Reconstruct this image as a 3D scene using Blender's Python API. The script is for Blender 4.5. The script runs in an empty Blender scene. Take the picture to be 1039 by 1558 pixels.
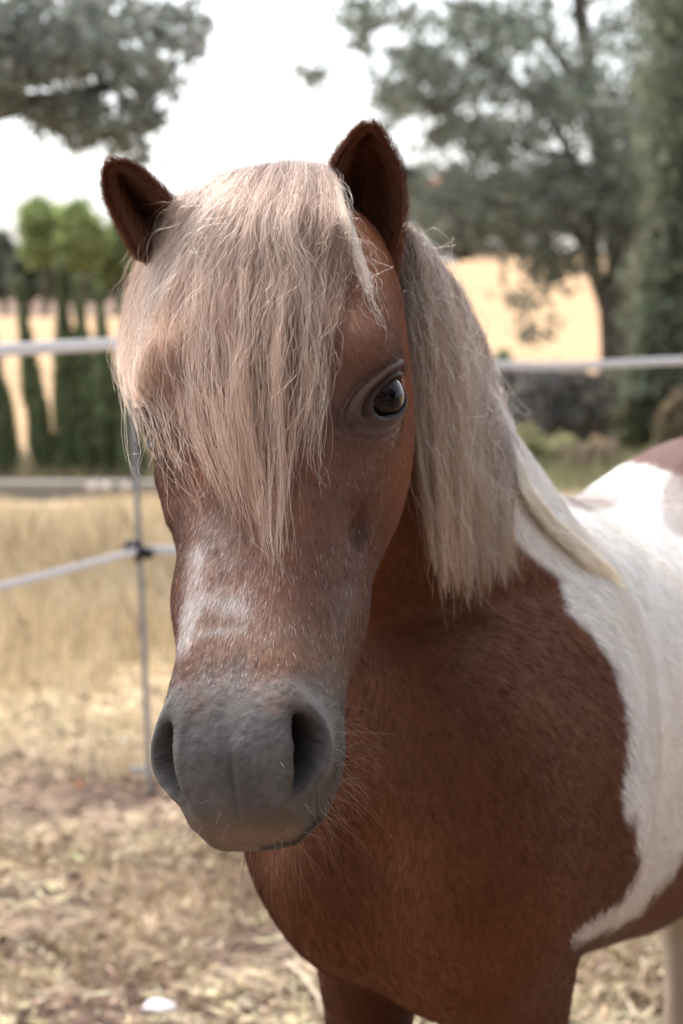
import bpy, bmesh, math, random, os
import numpy as np
from mathutils import Vector, Matrix
from mathutils.bvhtree import BVHTree

rng = np.random.default_rng(7)
random.seed(7)
DEV = os.environ.get('PONY_DEV', '')
sc = bpy.context.scene
COL = sc.collection

# ------------------------------------------------------------------ camera, sky, sun
PITCH = math.radians(5.9)
cam_d = bpy.data.cameras.new('camera'); cam = bpy.data.objects.new('camera', cam_d); COL.objects.link(cam)
cam.location = (0, 0, 1.2); cam.rotation_euler = (math.radians(90) - PITCH, 0, 0)
cam_d.sensor_fit = 'VERTICAL'; cam_d.sensor_height = 22.3; cam_d.sensor_width = 22.3
cam_d.lens = 3000 / 1558 * 22.3
cam_d.clip_start = 0.05; cam_d.clip_end = 3000
cam_d.dof.use_dof = True; cam_d.dof.focus_distance = 1.30; cam_d.dof.aperture_fstop = 4.8
sc.camera = cam

SUN_EL, SUN_AZ = math.radians(62), math.radians(318)      # azimuth measured clockwise from +Y
world = bpy.data.worlds.new('World'); sc.world = world; world.use_nodes = True
wn = world.node_tree; wn.nodes.clear()
sky = wn.nodes.new('ShaderNodeTexSky'); sky.sky_type = 'NISHITA'; sky.sun_disc = False
sky.sun_elevation = SUN_EL; sky.sun_rotation = SUN_AZ
sky.air_density = 1.0; sky.dust_density = 3.5; sky.ozone_density = 1.0
hs = wn.nodes.new('ShaderNodeHueSaturation'); hs.inputs['Saturation'].default_value = 0.35
bg = wn.nodes.new('ShaderNodeBackground'); bg.inputs['Strength'].default_value = 0.15
wo = wn.nodes.new('ShaderNodeOutputWorld')
wn.links.new(sky.outputs[0], hs.inputs['Color']); wn.links.new(hs.outputs[0], bg.inputs['Color'])
wn.links.new(bg.outputs[0], wo.inputs['Surface'])
sun_d = bpy.data.lights.new('sun', 'SUN'); sun_d.energy = 1.2; sun_d.angle = math.radians(14); sun_d.color = (1, .95, .87)
sun = bpy.data.objects.new('sun', sun_d); COL.objects.link(sun)
sdir = Vector((math.sin(SUN_AZ) * math.cos(SUN_EL), math.cos(SUN_AZ) * math.cos(SUN_EL), math.sin(SUN_EL)))
sun.rotation_euler = sdir.to_track_quat('Z', 'Y').to_euler(); sun.location = sdir * 40
sc.view_settings.view_transform = 'Standard'; sc.view_settings.look = 'None'
sc.view_settings.gamma = 1; sc.view_settings.use_curve_mapping = False
sc.view_settings.exposure = 1.55
sc.render.engine = 'CYCLES'
sc.cycles.use_denoising = True
sc.cycles.max_bounces = 8; sc.cycles.transparent_max_bounces = 8; sc.cycles.diffuse_bounces = 3
sc.cycles.caustics_reflective = False; sc.cycles.caustics_refractive = False
sc.cycles_curves.shape = 'RIBBONS' if hasattr(sc, 'cycles_curves') else 'RIBBONS'

# ------------------------------------------------------------------ helpers
CAM = np.array([0, 0, 1.2]); FW = np.array([0, math.cos(PITCH), -math.sin(PITCH)])
UP = np.array([0, math.sin(PITCH), math.cos(PITCH)]); RT = np.array([1., 0, 0])
FPX = 3000.
def proj(P):
    v = P - CAM; d = v @ FW
    return 519.5 + FPX * (v @ RT) / d, 779 - FPX * (v @ UP) / d, d
def unproj(px, py, d):
    px = np.asarray(px, float); py = np.asarray(py, float); d = np.asarray(d, float)
    return CAM + d[..., None] * (FW + RT * ((px - 519.5) / FPX)[..., None] + UP * ((779 - py) / FPX)[..., None])

def sst(a, b, x):
    t = np.clip((x - a) / (b - a), 0, 1); return t * t * (3 - 2 * t)
def _h(ix, iy, iz, seed):
    n = (ix * 374761393 + iy * 668265263 + iz * 2147483647 + seed * 974634777) & 0xffffffff
    n = ((n ^ (n >> 13)) * 1274126177) & 0xffffffff
    n = ((n ^ (n >> 16)) * 2246822519) & 0xffffffff
    return ((n ^ (n >> 15)) & 0xffff) / 65535.0
def noise(P, s=1.0, seed=0, oct=1):
    P = np.asarray(P) * s; out = 0; amp = 1; tot = 0
    for o in range(oct):
        i = np.floor(P).astype(np.int64); f = P - i; f = f * f * (3 - 2 * f)
        v = 0
        for dx in (0, 1):
            for dy in (0, 1):
                for dz in (0, 1):
                    w = (f[:, 0] if dx else 1 - f[:, 0]) * (f[:, 1] if dy else 1 - f[:, 1]) * (f[:, 2] if dz else 1 - f[:, 2])
                    v = v + w * _h(i[:, 0] + dx, i[:, 1] + dy, i[:, 2] + dz, seed + o * 17)
        out = out + amp * v; tot += amp; amp *= .5; P = P * 2.03
    return out / tot          # 0..1

def crom(K, n):               # Catmull-Rom through K (k, ...) -> n samples
    K = np.asarray(K, float); k = len(K)
    t = np.linspace(0, k - 1, n); i = np.minimum(t.astype(int), k - 2); u = t - i
    sh = (n,) + (1,) * (K.ndim - 1); u = u.reshape(sh)
    p0 = np.where((i == 0).reshape(sh), 2 * K[0] - K[1], K[np.maximum(i - 1, 0)])
    p3 = np.where((i == k - 2).reshape(sh), 2 * K[-1] - K[-2], K[np.minimum(i + 2, k - 1)])
    p1, p2 = K[i], K[i + 1]
    return .5 * ((2 * p1) + (-p0 + p2) * u + (2 * p0 - 5 * p1 + 4 * p2 - p3) * u * u + (-p0 + 3 * p1 - 3 * p2 + p3) * u ** 3)
def closed_crom(K, n):        # closed loop
    K = np.asarray(K, float); k = len(K)
    t = np.arange(n) * k / n; i = t.astype(int); u = (t - i)[:, None]
    p0, p1, p2, p3 = K[(i - 1) % k], K[i % k], K[(i + 1) % k], K[(i + 2) % k]
    return .5 * ((2 * p1) + (-p0 + p2) * u + (2 * p0 - 5 * p1 + 4 * p2 - p3) * u * u + (-p0 + 3 * p1 - 3 * p2 + p3) * u ** 3)
def loft(R):                  # rings (n,m,3) -> verts, faces with end caps
    n, m, _ = R.shape; V = R.reshape(-1, 3)
    V = np.vstack([V, R[0].mean(0), R[-1].mean(0)]); F = []
    for i in range(n - 1):
        for j in range(m):
            a, b = i * m + j, i * m + (j + 1) % m
            F.append((a, b, b + m, a + m))
    for j in range(m):
        F.append((n * m, (j + 1) % m, j)); F.append((n * m + 1, (n - 1) * m + j, (n - 1) * m + (j + 1) % m))
    return V, F
def mesh_obj(name, V, F, mat=None, parent=None, smooth=True, mats=None, fmat=None):
    me = bpy.data.meshes.new(name); me.from_pydata([tuple(v) for v in V] if not isinstance(V, list) else V, [], F); me.update()
    if smooth: me.polygons.foreach_set('use_smooth', [True] * len(me.polygons))
    o = bpy.data.objects.new(name, me); COL.objects.link(o)
    for m in ([mat] if mat else []) + (mats or []): me.materials.append(m)
    if fmat is not None: me.polygons.foreach_set('material_index', fmat)
    if parent: o.parent = parent
    return o
def quads_obj(name, V, nq, k, mat, parent=None, colors=None, smooth=False):   # numpy fast path: nq faces with k verts each, verts in order
    me = bpy.data.meshes.new(name)
    me.vertices.add(len(V)); me.vertices.foreach_set('co', np.asarray(V, np.float32).ravel())
    me.loops.add(nq * k); me.loops.foreach_set('vertex_index', np.arange(nq * k, dtype=np.int32))
    me.polygons.add(nq); me.polygons.foreach_set('loop_start', np.arange(nq, dtype=np.int32) * k)
    me.update(calc_edges=True); me.validate()
    if colors is not None:
        ca = me.color_attributes.new('tint', 'FLOAT_COLOR', 'POINT')
        c4 = np.ones((len(V), 4), np.float32); c4[:, :3] = colors; ca.data.foreach_set('color', c4.ravel())
    me.materials.append(mat)
    o = bpy.data.objects.new(name, me); COL.objects.link(o)
    if parent: o.parent = parent
    return o
def tag(o, label=None, cat=None, group=None, kind=None):
    if label: o['label'] = label
    if cat: o['category'] = cat
    if group: o['group'] = group
    if kind: o['kind'] = kind
    return o
def empty(name, loc=(0, 0, 0), rz=0):
    o = bpy.data.objects.new(name, None); o.location = loc; o.rotation_euler = (0, 0, rz); COL.objects.link(o); o.empty_display_size = .1
    return o
def keep(o, parent):          # parent without moving (parent has only a location)
    o.parent = parent; o.matrix_parent_inverse = Matrix.Translation(-Vector(parent.location)) if parent.rotation_euler.z == 0 else parent.matrix_basis.inverted()

def new_mat(name, color=(.5, .5, .5), rough=.8, spec=.3):
    m = bpy.data.materials.new(name); m.use_nodes = True
    b = m.node_tree.nodes['Principled BSDF']; b.inputs['Base Color'].default_value = (*color, 1)
    b.inputs['Roughness'].default_value = rough; b.inputs['Specular IOR Level'].default_value = spec
    return m
def N(m, t): return m.node_tree.nodes.new(t)
def LK(m, a, b): m.node_tree.links.new(a, b)
def bsdf(m): return m.node_tree.nodes['Principled BSDF']
def attr_mat(name, attr='tint', rough=.8, spec=.2, bump=0, bscale=300):
    m = new_mat(name, rough=rough, spec=spec); a = N(m, 'ShaderNodeAttribute'); a.attribute_name = attr
    LK(m, a.outputs['Color'], bsdf(m).inputs['Base Color'])
    if bump:
        tc = N(m, 'ShaderNodeTexCoord'); nz = N(m, 'ShaderNodeTexNoise'); nz.inputs['Scale'].default_value = bscale; nz.inputs['Detail'].default_value = 6
        bp = N(m, 'ShaderNodeBump'); bp.inputs['Strength'].default_value = bump; bp.inputs['Distance'].default_value = .001
        LK(m, tc.outputs['Object'], nz.inputs['Vector']); LK(m, nz.outputs['Fac'], bp.inputs['Height']); LK(m, bp.outputs[0], bsdf(m).inputs['Normal'])
    return m
#@@PONY
# ------------------------------------------------------------------ pony: head pose
HT = np.array([-0.0554, 1.4490, 1.2666])
HM = np.array([[.98159, -.04652, -.18525], [-.17421, -.61569, -.76849], [.07831, -.78662, .61246]])   # columns: lateral, down the face, out of the face
_t = math.radians(4.5); HM = HM @ np.array([[math.cos(_t), 0, -math.sin(_t)], [0, 1, 0], [math.sin(_t), 0, math.cos(_t)]])   # turn the left side of the face to us
HT = HT + np.array([.002, 0, 0])
def h2w(L): return np.asarray(L) @ HM.T + HT
def w2h(Wp): return (np.asarray(Wp) - HT) @ HM

# half sections of the head: y, then seven (x, z) points from the midline of the face round to the midline under the jaw
HS = [
 (-.05, [(0,-.045),(.022,-.05),(.038,-.065),(.045,-.09),(.040,-.115),(.025,-.135),(0,-.14)]),
 (-.02, [(0,-.008),(.035,-.014),(.055,-.035),(.064,-.075),(.056,-.115),(.038,-.145),(0,-.15)]),
 (.03,  [(0,.010),(.045,.002),(.070,-.024),(.076,-.070),(.063,-.135),(.040,-.172),(0,-.17)]),
 (.08,  [(0,.016),(.052,.006),(.081,-.020),(.080,-.075),(.065,-.155),(.040,-.200),(0,-.19)]),
 (.125, [(0,.013),(.054,.003),(.085,-.024),(.080,-.080),(.063,-.162),(.038,-.205),(0,-.185)]),
 (.165, [(0,.006),(.049,-.003),(.080,-.034),(.078,-.082),(.061,-.155),(.036,-.193),(0,-.168)]),
 (.20,  [(0,.000),(.042,-.008),(.069,-.044),(.074,-.080),(.058,-.138),(.033,-.172),(0,-.150)]),
 (.25,  [(0,-.005),(.036,-.012),(.056,-.040),(.064,-.070),(.052,-.118),(.029,-.146),(0,-.130)]),
 (.30,  [(0,-.006),(.032,-.012),(.048,-.034),(.060,-.064),(.054,-.104),(.027,-.127),(0,-.120)]),
 (.345, [(0,-.005),(.031,-.010),(.044,-.030),(.050,-.060),(.046,-.096),(.028,-.118),(0,-.115)]),
 (.38,  [(0,-.006),(.033,-.009),(.048,-.028),(.051,-.060),(.048,-.092),(.028,-.115),(0,-.116)]),
 (.41,  [(0,-.011),(.034,-.015),(.049,-.036),(.0505,-.064),(.0465,-.091),(.027,-.112),(0,-.115)]),
 (.432, [(0,-.021),(.031,-.025),(.043,-.044),(.044,-.068),(.040,-.090),(.023,-.106),(0,-.109)]),
 (.450, [(0,-.036),(.024,-.040),(.033,-.054),(.035,-.072),(.030,-.089),(.018,-.098),(0,-.101)]),
 (.461, [(0,-.052),(.015,-.054),(.022,-.063),(.024,-.073),(.020,-.083),(.012,-.089),(0,-.091)]),
]
ys = np.array([a for a, _ in HS]); half = np.array([b for _, b in HS], float) * np.array([1.08, 1])     # (k,7,2)
K = np.concatenate([ys[:, None, None] * np.ones((1, 7, 1)), half], 2)            # (k,7,3): y,x,z
full = np.concatenate([K, K[:, 5:0:-1] * np.array([1, -1, 1])], 1)                # closed, 12 points
dense = crom(full, 90)
rings = np.array([closed_crom(r, 72) for r in dense])                             # (y,x,z)
Rh = h2w(np.stack([rings[..., 1], rings[..., 0], rings[..., 2]], -1))
parts_v = [loft(Rh)]

def ring_from(c, lat, up, w, egg=0.0, m=40, sq=2.3):      # c centre, half extents along lat (w) and up (vector with length)
    t = np.arange(m) * 2 * math.pi / m; cs, sn = np.cos(t), np.sin(t)
    r = (np.abs(cs) ** sq + np.abs(sn) ** sq) ** (-1 / sq)
    x = cs * r * w * (1 - egg * sn * r)
    return c + x[:, None] * lat + (sn * r)[:, None] * up
# neck: crest point, underline point, half width
LAT0 = np.array([.93, -.37, 0]); 
NK = [((-.050,1.475,1.215), (-.030,1.525,1.09), .052), ((-.010,1.535,1.243), (-.015,1.580,1.01), .066), ((.045,1.640,1.222), (.000,1.64,.92), .080),
      ((.092,1.760,1.155), (.025,1.69,.82), .105), ((.130,1.880,1.085), (.05,1.74,.72), .135), ((.165,2.00,1.00), (.09,1.83,.64), .150)]
tp = crom([a for a, b, c in NK], 30); bt = crom([b for a, b, c in NK], 30); ww = crom([[c] for a, b, c in NK], 30)[:, 0]
R_ = []
for i in range(30):
    lat = np.array([1, 0, 0]) * (1 - i / 29) + LAT0 * i / 29; lat /= np.linalg.norm(lat)
    R_.append(ring_from((tp[i] + bt[i]) / 2, lat, (tp[i] - bt[i]) / 2, ww[i], egg=.28, sq=2.0))
parts_v.append(loft(np.array(R_)))
# torso: spine x, y, top z, bottom z, half width
TS = [(.005,1.60,.86,.72,.05),(.022,1.625,.93,.645,.12),(.05,1.68,.965,.60,.156),(.09,1.78,1.00,.572,.174),(.125,1.88,1.02,.552,.175),
      (.16,1.98,1.03,.52,.185),(.21,2.09,1.000,.505,.205),(.275,2.20,.985,.49,.215),(.345,2.32,.995,.49,.212),(.42,2.43,1.025,.51,.20),
      (.49,2.53,1.04,.55,.185),(.555,2.62,1.01,.61,.15),(.605,2.69,.93,.68,.09),(.62,2.715,.87,.73,.05)]
TT = crom(TS, 60); R_ = []
for i in range(60):
    x, y, zt, zb, w = TT[i]; a = TT[min(i + 1, 59)][:2] - TT[max(i - 1, 0)][:2]; a /= np.linalg.norm(a)
    R_.append(ring_from(np.array([x, y, (zt + zb) / 2]), np.array([a[1], -a[0], 0]), np.array([0, 0, (zt - zb) / 2]), w, egg=.06, m=60, sq=2.15))
parts_v.append(loft(np.array(R_)))
# shoulder muscles, thighs
def blob(c, ax, m=24):        # ellipsoid with axes rows
    R = []
    for i in range(1, m):
        p = math.pi * i / m; t = np.arange(m) * 2 * math.pi / m
        R.append(c + math.cos(p) * ax[2] + math.sin(p) * (np.cos(t)[:, None] * ax[0] + np.sin(t)[:, None] * ax[1]))
    return loft(np.array(R))
def tube(pts, rad, m=20, sq=None):
    P = crom(pts, 40); r = crom(rad, 40); R = []
    for i in range(40):
        tn = P[min(i + 1, 39)] - P[max(i - 1, 0)]; tn /= np.linalg.norm(tn)
        a = np.cross(tn, [-.37, -.93, 0]); a /= np.linalg.norm(a); b = np.cross(tn, a)
        t = np.arange(m) * 2 * math.pi / m
        R.append(P[i] + np.cos(t)[:, None] * a * r[i][0] + np.sin(t)[:, None] * b * r[i][1])
    return loft(np.array(R))
def foreleg(x, y):
    return tube([(x,y-.01,.70),(x,y,.60),(x,y,.50),(x-.005,y-.005,.40),(x-.005,y-.012,.33),(x-.005,y,.27),(x-.005,y,.17),(x-.005,y-.01,.12),(x-.005,y-.03,.06)],
                [(.058,.09),(.050,.08),(.040,.056),(.036,.045),(.036,.040),(.024,.028),(.023,.027),(.028,.031),(.026,.030)])
def hindleg(x, y):
    return tube([(x,y-.05,.78),(x,y-.05,.66),(x,y-.02,.54),(x,y+.05,.42),(x,y+.08,.36),(x,y+.06,.28),(x,y+.045,.17),(x,y+.03,.12),(x,y,.06)],
                [(.075,.14),(.075,.14),(.062,.10),(.034,.055),(.03,.045),(.026,.034),(.024,.03),(.028,.032),(.027,.032)])
FL = [(.165, 1.775), (.027, 1.86)]; HL = [(.62, 2.50), (.466, 2.60)]
for x, y in FL: parts_v.append(foreleg(x, y))
for x, y in HL: parts_v.append(hindleg(x, y))
V = []; F = []
for v, f in parts_v:
    o = len(V); V.extend(v.tolist()); F.extend([tuple(i + o for i in q) for q in f])
V = np.array(V)
# one continuous skin: voxel remesh, with the space far from the face compressed so that the face gets the fine cells
HC = h2w([0, .22, -.06]); R0, KK = .27, .28
def warp(P):
    d = P - HC; r = np.linalg.norm(d, axis=1, keepdims=True); r2 = np.where(r < R0, r, R0 + (r - R0) * KK); return HC + d * r2 / np.maximum(r, 1e-9)
def unwarp(P):
    d = P - HC; r = np.linalg.norm(d, axis=1, keepdims=True); r2 = np.where(r < R0, r, R0 + (r - R0) / KK); return HC + d * r2 / np.maximum(r, 1e-9)
VOX = .0017
tmp = mesh_obj('body', warp(V), F)
bm = bmesh.new(); bm.from_mesh(tmp.data); bmesh.ops.recalc_face_normals(bm, faces=bm.faces); bm.to_mesh(tmp.data); bm.free()
md = tmp.modifiers.new('r', 'REMESH'); md.mode = 'VOXEL'; md.voxel_size = VOX; md.adaptivity = 0
me = bpy.data.meshes.new_from_object(tmp.evaluated_get(bpy.context.evaluated_depsgraph_get()))
bpy.data.objects.remove(tmp)
nv = len(me.vertices); X = np.empty(nv * 3, np.float32); me.vertices.foreach_get('co', X); X = unwarp(X.reshape(-1, 3).astype(float))
E = np.empty(len(me.edges) * 2, np.int32); me.edges.foreach_get('vertices', E); E = E.reshape(-1, 2)
deg = np.bincount(E.ravel(), minlength=nv).astype(float)
def relax(X, n, w=None):
    for _ in range(n):
        A = np.empty_like(X)
        for k in range(3):
            A[:, k] = np.bincount(E[:, 0], X[E[:, 1], k], nv) + np.bincount(E[:, 1], X[E[:, 0], k], nv)
        A /= deg[:, None]; f = .6 if w is None else .6 * w[:, None]; X = X + (A - X) * f
    return X
far = sst(.20, .34, np.linalg.norm(X - HC, axis=1))
HL_ = w2h(X)
behind = np.maximum(far, sst(-.10, -.16, HL_[:, 2]))
X = relax(X, 22); X = relax(X, 60, behind)
NF = len(me.polygons)
fi = np.empty(NF * 4, np.int32)
assert len(me.loops) == NF * 4
me.loops.foreach_get('vertex_index', fi); fi = fi.reshape(-1, 4)
def vnorm(X):
    a = X[fi[:, 2]] - X[fi[:, 0]]; b = X[fi[:, 3]] - X[fi[:, 1]]; n = np.cross(a, b); o = np.zeros_like(X)
    for k in range(4):
        for c in range(3): o[:, c] += np.bincount(fi[:, k], n[:, c], nv)
    return o / np.maximum(np.linalg.norm(o, axis=1, keepdims=True), 1e-12)
#@@SCULPT
def nrm(v): v = np.asarray(v, float); return v / np.linalg.norm(v)
def frame(n, a):
    n = nrm(n); a = np.asarray(a, float); a = nrm(a - n * (a @ n)); return n, a, np.cross(n, a)
L = w2h(X); NL = vnorm(X) @ HM            # head-local positions and normals
headw = (1 - sst(.30, .36, np.linalg.norm(X - HC, axis=1))) * (1 - sst(-.215, -.25, L[:, 2]))
def gauss(c, s):                          # both sides of the face
    c = np.asarray(c); s = np.asarray(s) * np.ones(3); P = L.copy(); P[:, 0] = np.abs(P[:, 0])
    return np.exp(-(((P - c) / s) ** 2).sum(1)) * headw
def seg(a, b, s):
    a = np.asarray(a); b = np.asarray(b); P = L.copy(); P[:, 0] = np.abs(P[:, 0]); ab = b - a
    t = np.clip(((P - a) @ ab) / (ab @ ab), 0, 1); d = np.linalg.norm(P - a - t[:, None] * ab, axis=1); return np.exp(-(d / s) ** 2) * headw
disp = (.006 * gauss((.074, .122, -.012), (.022, .024, .022)) + .0040 * seg((.078, .185, -.050), (.068, .222, -.046), .010)
        - (.0045 + .005 * (L[:, 0] > 0)) * gauss((.068, .244, -.053), (.018, .017, .010)) - .004 * gauss((.064, .238, -.088), (.02, .022, .016)) + .0020 * gauss((.062, .285, -.050), (.016, .02, .014)) - .0016 * seg((.052, .20, -.022), (.048, .30, -.022), .016)
        - .004 * gauss((.055, .085, .002), (.018, .02, .02)) + .003 * gauss((0, .15, .01), (.03, .05, .03))
        + .0012 * seg((.030, .22, -.008), (.029, .36, -.008), .012) - .001 * seg((0, .23, 0), (0, .34, 0), .014)
        + .004 * gauss((.06, .12, -.13), (.04, .05, .04)) - .004 * gauss((.045, .325, -.075), (.02, .03, .02))
        - .0025 * gauss((0, .400, -.004), (.012, .03, .02)) )
L = L + NL * disp[:, None]
# eyes: lids drawn over the eyeball
EYEC, EYER = w2h(unproj(569, 606, 1.374)), .0212
N_L, A_L = HM.T @ np.array([.70, -.70, .08]), HM.T @ np.array([-.75, -.50, -.44])     # eye axis and line through the corners, for the nearer eye
eye_q = np.full(nv, 9.); eye_low = np.zeros(nv)
for s in (1, -1):
    M_ = np.array([s, 1, 1]); c = EYEC * M_
    n, A, B = frame(N_L * M_, A_L * M_)
    if (HM @ B)[2] < 0: B = -B                    # B points up to the brow
    v = L - c; a, b, h = v @ A, v @ B, v @ n; rho = np.sqrt(a * a + b * b)
    bb = b - .0008 - .10 * a * 0
    q = (np.abs(a / .0215) ** 1.6 + np.abs(bb / np.where(bb > 0, .0110, .0122)) ** 1.9) ** (1 / 1.8)
    ok = (h > -.012) & (rho < .07) & (L[:, 0] * s > .01); q = np.where(ok, q, 9); eye_q = np.minimum(eye_q, q); eye_low = np.where((q < 9) & (b < -.001), 1., eye_low)
    RL = EYER + .0013
    hl = np.sqrt(np.maximum(RL * RL - rho * rho, 1e-8)); hl = np.where(rho < RL, hl, -.02 - (rho - RL))
    k = .008; t_ = np.clip(.5 + .5 * (hl - h) / k, 0, 1); hm_ = h * (1 - t_) + hl * t_ + k * t_ * (1 - t_)      # smooth union of lid dome and face
    up_ = sst(-.002, .003, b)
    wob = .10 * (noise(L, 70, 9) - .5); qf = q + wob
    fold = -.0036 * np.exp(-((qf - 1.42) / .09) ** 2) * up_ + .0034 * np.exp(-((qf - 1.72) / .20) ** 2) * up_ - .0020 * np.exp(-((qf - 1.98) / .07) ** 2) * up_ - .0012 * np.exp(-((qf - 2.22) / .08) ** 2) * up_ + .0012 * np.exp(-((qf - 1.22) / .14) ** 2) \
           - .0014 * np.exp(-((qf - 1.62) / .14) ** 2) * (1 - up_) - .0005 * np.exp(-((qf - 2.0) / .12) ** 2) * (1 - up_)
    inn = 1 - sst(.92, 1.04, q)
    h2 = hm_ * (1 - inn) + (np.sqrt(np.maximum((EYER - .004) ** 2 - rho * rho, 1e-8))) * inn + fold * (q > 1)
    wq = 1 - sst(2.6, 3.4, q)
    L = L + n[None, :] * ((h2 - h) * wq * (q < 9))[:, None]
# nostrils
NOC = np.array([.0375, .413, -.031]); nos_q = np.full(nv, 9.); nos_side = np.zeros(nv)
for s in (1, -1):
    M_ = np.array([s, 1, 1]); c = NOC * M_
    n, A, B = frame(np.array([.62, .62, .44]) * M_, np.array([-.42, .50, -.80]) * M_)
    if B[0] * s < 0: B = -B                                           # B points outward
    v = L - c; l, m_, h = v @ A, v @ B, v @ n
    m2 = m_ + .0035 * (l / .02) ** 2 - .002 + .10 * l
    q = np.sqrt((l / .0235) ** 2 + (m2 / (.0088 * (1 - .25 * np.clip(l / .024, -1, 1)))) ** 2); q = np.where((np.abs(h) < .022) & (L[:, 0] * s > 0), q, 9)
    nos_q = np.minimum(nos_q, q); nos_side = np.where(q < 6, m_, nos_side)
    hole = 1 - sst(.50, 1.02, q)
    rim = np.exp(-((q - 1.42) / .42) ** 2)
    L = L - (n * .027 + B * .006)[None, :] * hole[:, None] + n[None, :] * (rim * (.0015 + .0035 * sst(-.004, .010, m_)))[:, None] \
        + (np.array([s, 0, 0]) * .0045)[None, :] * (np.exp(-(l / .02) ** 2 - ((m_ - .014) / .010) ** 2) * (q > 1))[:, None]
# mouth line and lips
ax_ = np.abs(L[:, 0]); zm = -.086 + .010 * sst(.44, .465, L[:, 1]) + .004 * np.sin((L[:, 1] - .35) * 40)
onm = sst(.350, .362, L[:, 1]) * (L[:, 2] > -.108)
gr = np.exp(-((L[:, 2] - zm) / .0022) ** 2) * onm
low = sst(0, .006, zm - L[:, 2]) * sst(.34, .38, L[:, 1]) * (L[:, 2] > -.13)
NLl = vnorm(h2w(L)) @ HM
L = L - NLl * (gr * .0032)[:, None]
L[:, 0] *= 1 - .07 * low; L[:, 1] -= .004 * low * sst(.42, .45, L[:, 1])
wr = sst(.37, .40, L[:, 1]) * sst(.036, .042, np.abs(L[:, 0])) * np.exp(-((L[:, 2] + .072) / .016) ** 2)
L = L + NLl * (wr * .0019 * np.sin(L[:, 1] * 1500 + 8 * noise(L, 60, 5) + L[:, 2] * 300) * (nos_q > 2))[:, None]
crease = np.exp(-(L[:, 0] / .0016) ** 2) * sst(.420, .428, L[:, 1]) * (1 - sst(.450, .456, L[:, 1]))
fine = ((noise(L, 260, 3, 2) - .5) * .0009 + (noise(L * np.array([1, .35, 1]), 110, 6, 2) - .5) * .0014) * sst(.33, .37, L[:, 1])
L = L + NLl * (fine - .0016 * crease)[:, None]
hm = headw > 0
X[hm] = h2w(L)[hm]
# broad muscle forms and skin folds of neck, chest and shoulder
NW = vnorm(X); bw = sst(.25, .36, np.linalg.norm(X - HC, axis=1))
def wseg(a, b, s):
    a = np.asarray(a); b = np.asarray(b); ab = b - a; t = np.clip(((X - a) @ ab) / (ab @ ab), 0, 1)
    return np.exp(-(np.linalg.norm(X - a - t[:, None] * ab, axis=1) / s) ** 2)
d = (noise(X, 7, 11, 2) - .5) * .014 * bw
for p, q_, dd, s_ in [((745,950,1.72),(770,1150,1.70),-.008,.014),((790,930,1.74),(815,1200,1.70),-.006,.014),((690,930,1.68),(700,1120,1.66),-.005,.013),
                      ((765,940,1.73),(790,1150,1.70),.005,.014),((560,1320,1.62),(590,1500,1.72),-.008,.03),((430,1350,1.66),(600,1480,1.72),.008,.03),
                      ((840,900,1.82),(930,1250,1.76),.006,.05),((700,1300,1.66),(740,1500,1.74),.010,.045)]:
    a_ = unproj(*p); b_ = unproj(*q_); d = d + 3.4 * dd * wseg(a_, b_, s_ * 1.6)
X = X + NW * d[:, None]
#@@END
pony = empty('pony', (.17, 2.0, 0)); tag(pony, 'chestnut and white pinto pony with shaggy blond forelock facing the camera', 'pony')
me.vertices.foreach_set('co', X.astype(np.float32).ravel()); me.polygons.foreach_set('use_smooth', [True] * NF); me.update()
me.name = 'body'; body = bpy.data.objects.new('body', me); COL.objects.link(body); keep(body, pony)
#@@AFTER
def eye_frame(s):
    M_ = np.array([s, 1, 1]); n, A, B = frame(N_L * M_, A_L * M_)
    if (HM @ B)[2] < 0: B = -B
    return h2w(EYEC * M_), HM @ n, HM @ A, HM @ B
# ---- coat colours and some painted shading on the skin (linear)
PX, PY, PD = proj(X); LX = w2h(X); VN = vnorm(X)
n1 = noise(X, 9, 21, 2)[:, None]; n2 = noise(X, 45, 22, 3)[:, None]; n3 = noise(X, 260, 23, 2)[:, None]
def mixc(a, b, t): return a * (1 - t) + np.asarray(b) * t
CHEST = np.array([.112, .0375, .0150])
col = CHEST * (.60 + .8 * n1) * (.9 + .2 * n2) * np.ones((nv, 3))
hw = (headw > .4)[:, None] * 1.0; hw = sst(.30, .60, headw)[:, None]
facec = mixc(np.array([.255, .098, .042]), [.190, .084, .052], sst(.35, .65, n1)) * (.8 + .4 * n2)
facec = mixc(facec, [.26, .098, .046], sst(.045, .075, np.abs(LX[:, :1])) * sst(-.045, -.075, LX[:, 2:3]) * (1 - sst(.24, .30, LX[:, 1:2])))
facec = mixc(facec, [.145, .074, .054], .75 * sst(.035, .055, np.abs(LX[:, :1])) * sst(.17, .24, LX[:, 1:2]) * sst(.3, .6, n2 + .15))
gm = sst(.350, .400, LX[:, 1:2] + .05 * (n2 - .5) + .35 * np.abs(LX[:, :1]) * sst(.02, .06, np.abs(LX[:, :1])) )
GREY = np.array([.112, .104, .101])
facec = mixc(facec, [.26, .165, .118], .65 * np.exp(-((LX[:, 1:2] - .345) / .02) ** 2))
facec = mixc(facec, GREY * (.40 + .6 * n2 + .65 * n3), gm)
facec = mixc(facec, np.array([.14, .10, .078]) * (.6 + .8 * n2), .75 * sst(.446, .455, LX[:, 1:2]) * (1 - sst(-.082, -.088, LX[:, 2:3])))
facec = mixc(facec, [.045, .040, .040], sst(-.084, -.090, LX[:, 2:3]) * sst(.36, .39, LX[:, 1:2]) * .8)
eq = eye_q[:, None]
facec = mixc(facec, [.046, .033, .029], .70 * (1 - sst(1.7, 3.4, eq + .8 * (n2 - .5))))
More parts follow.
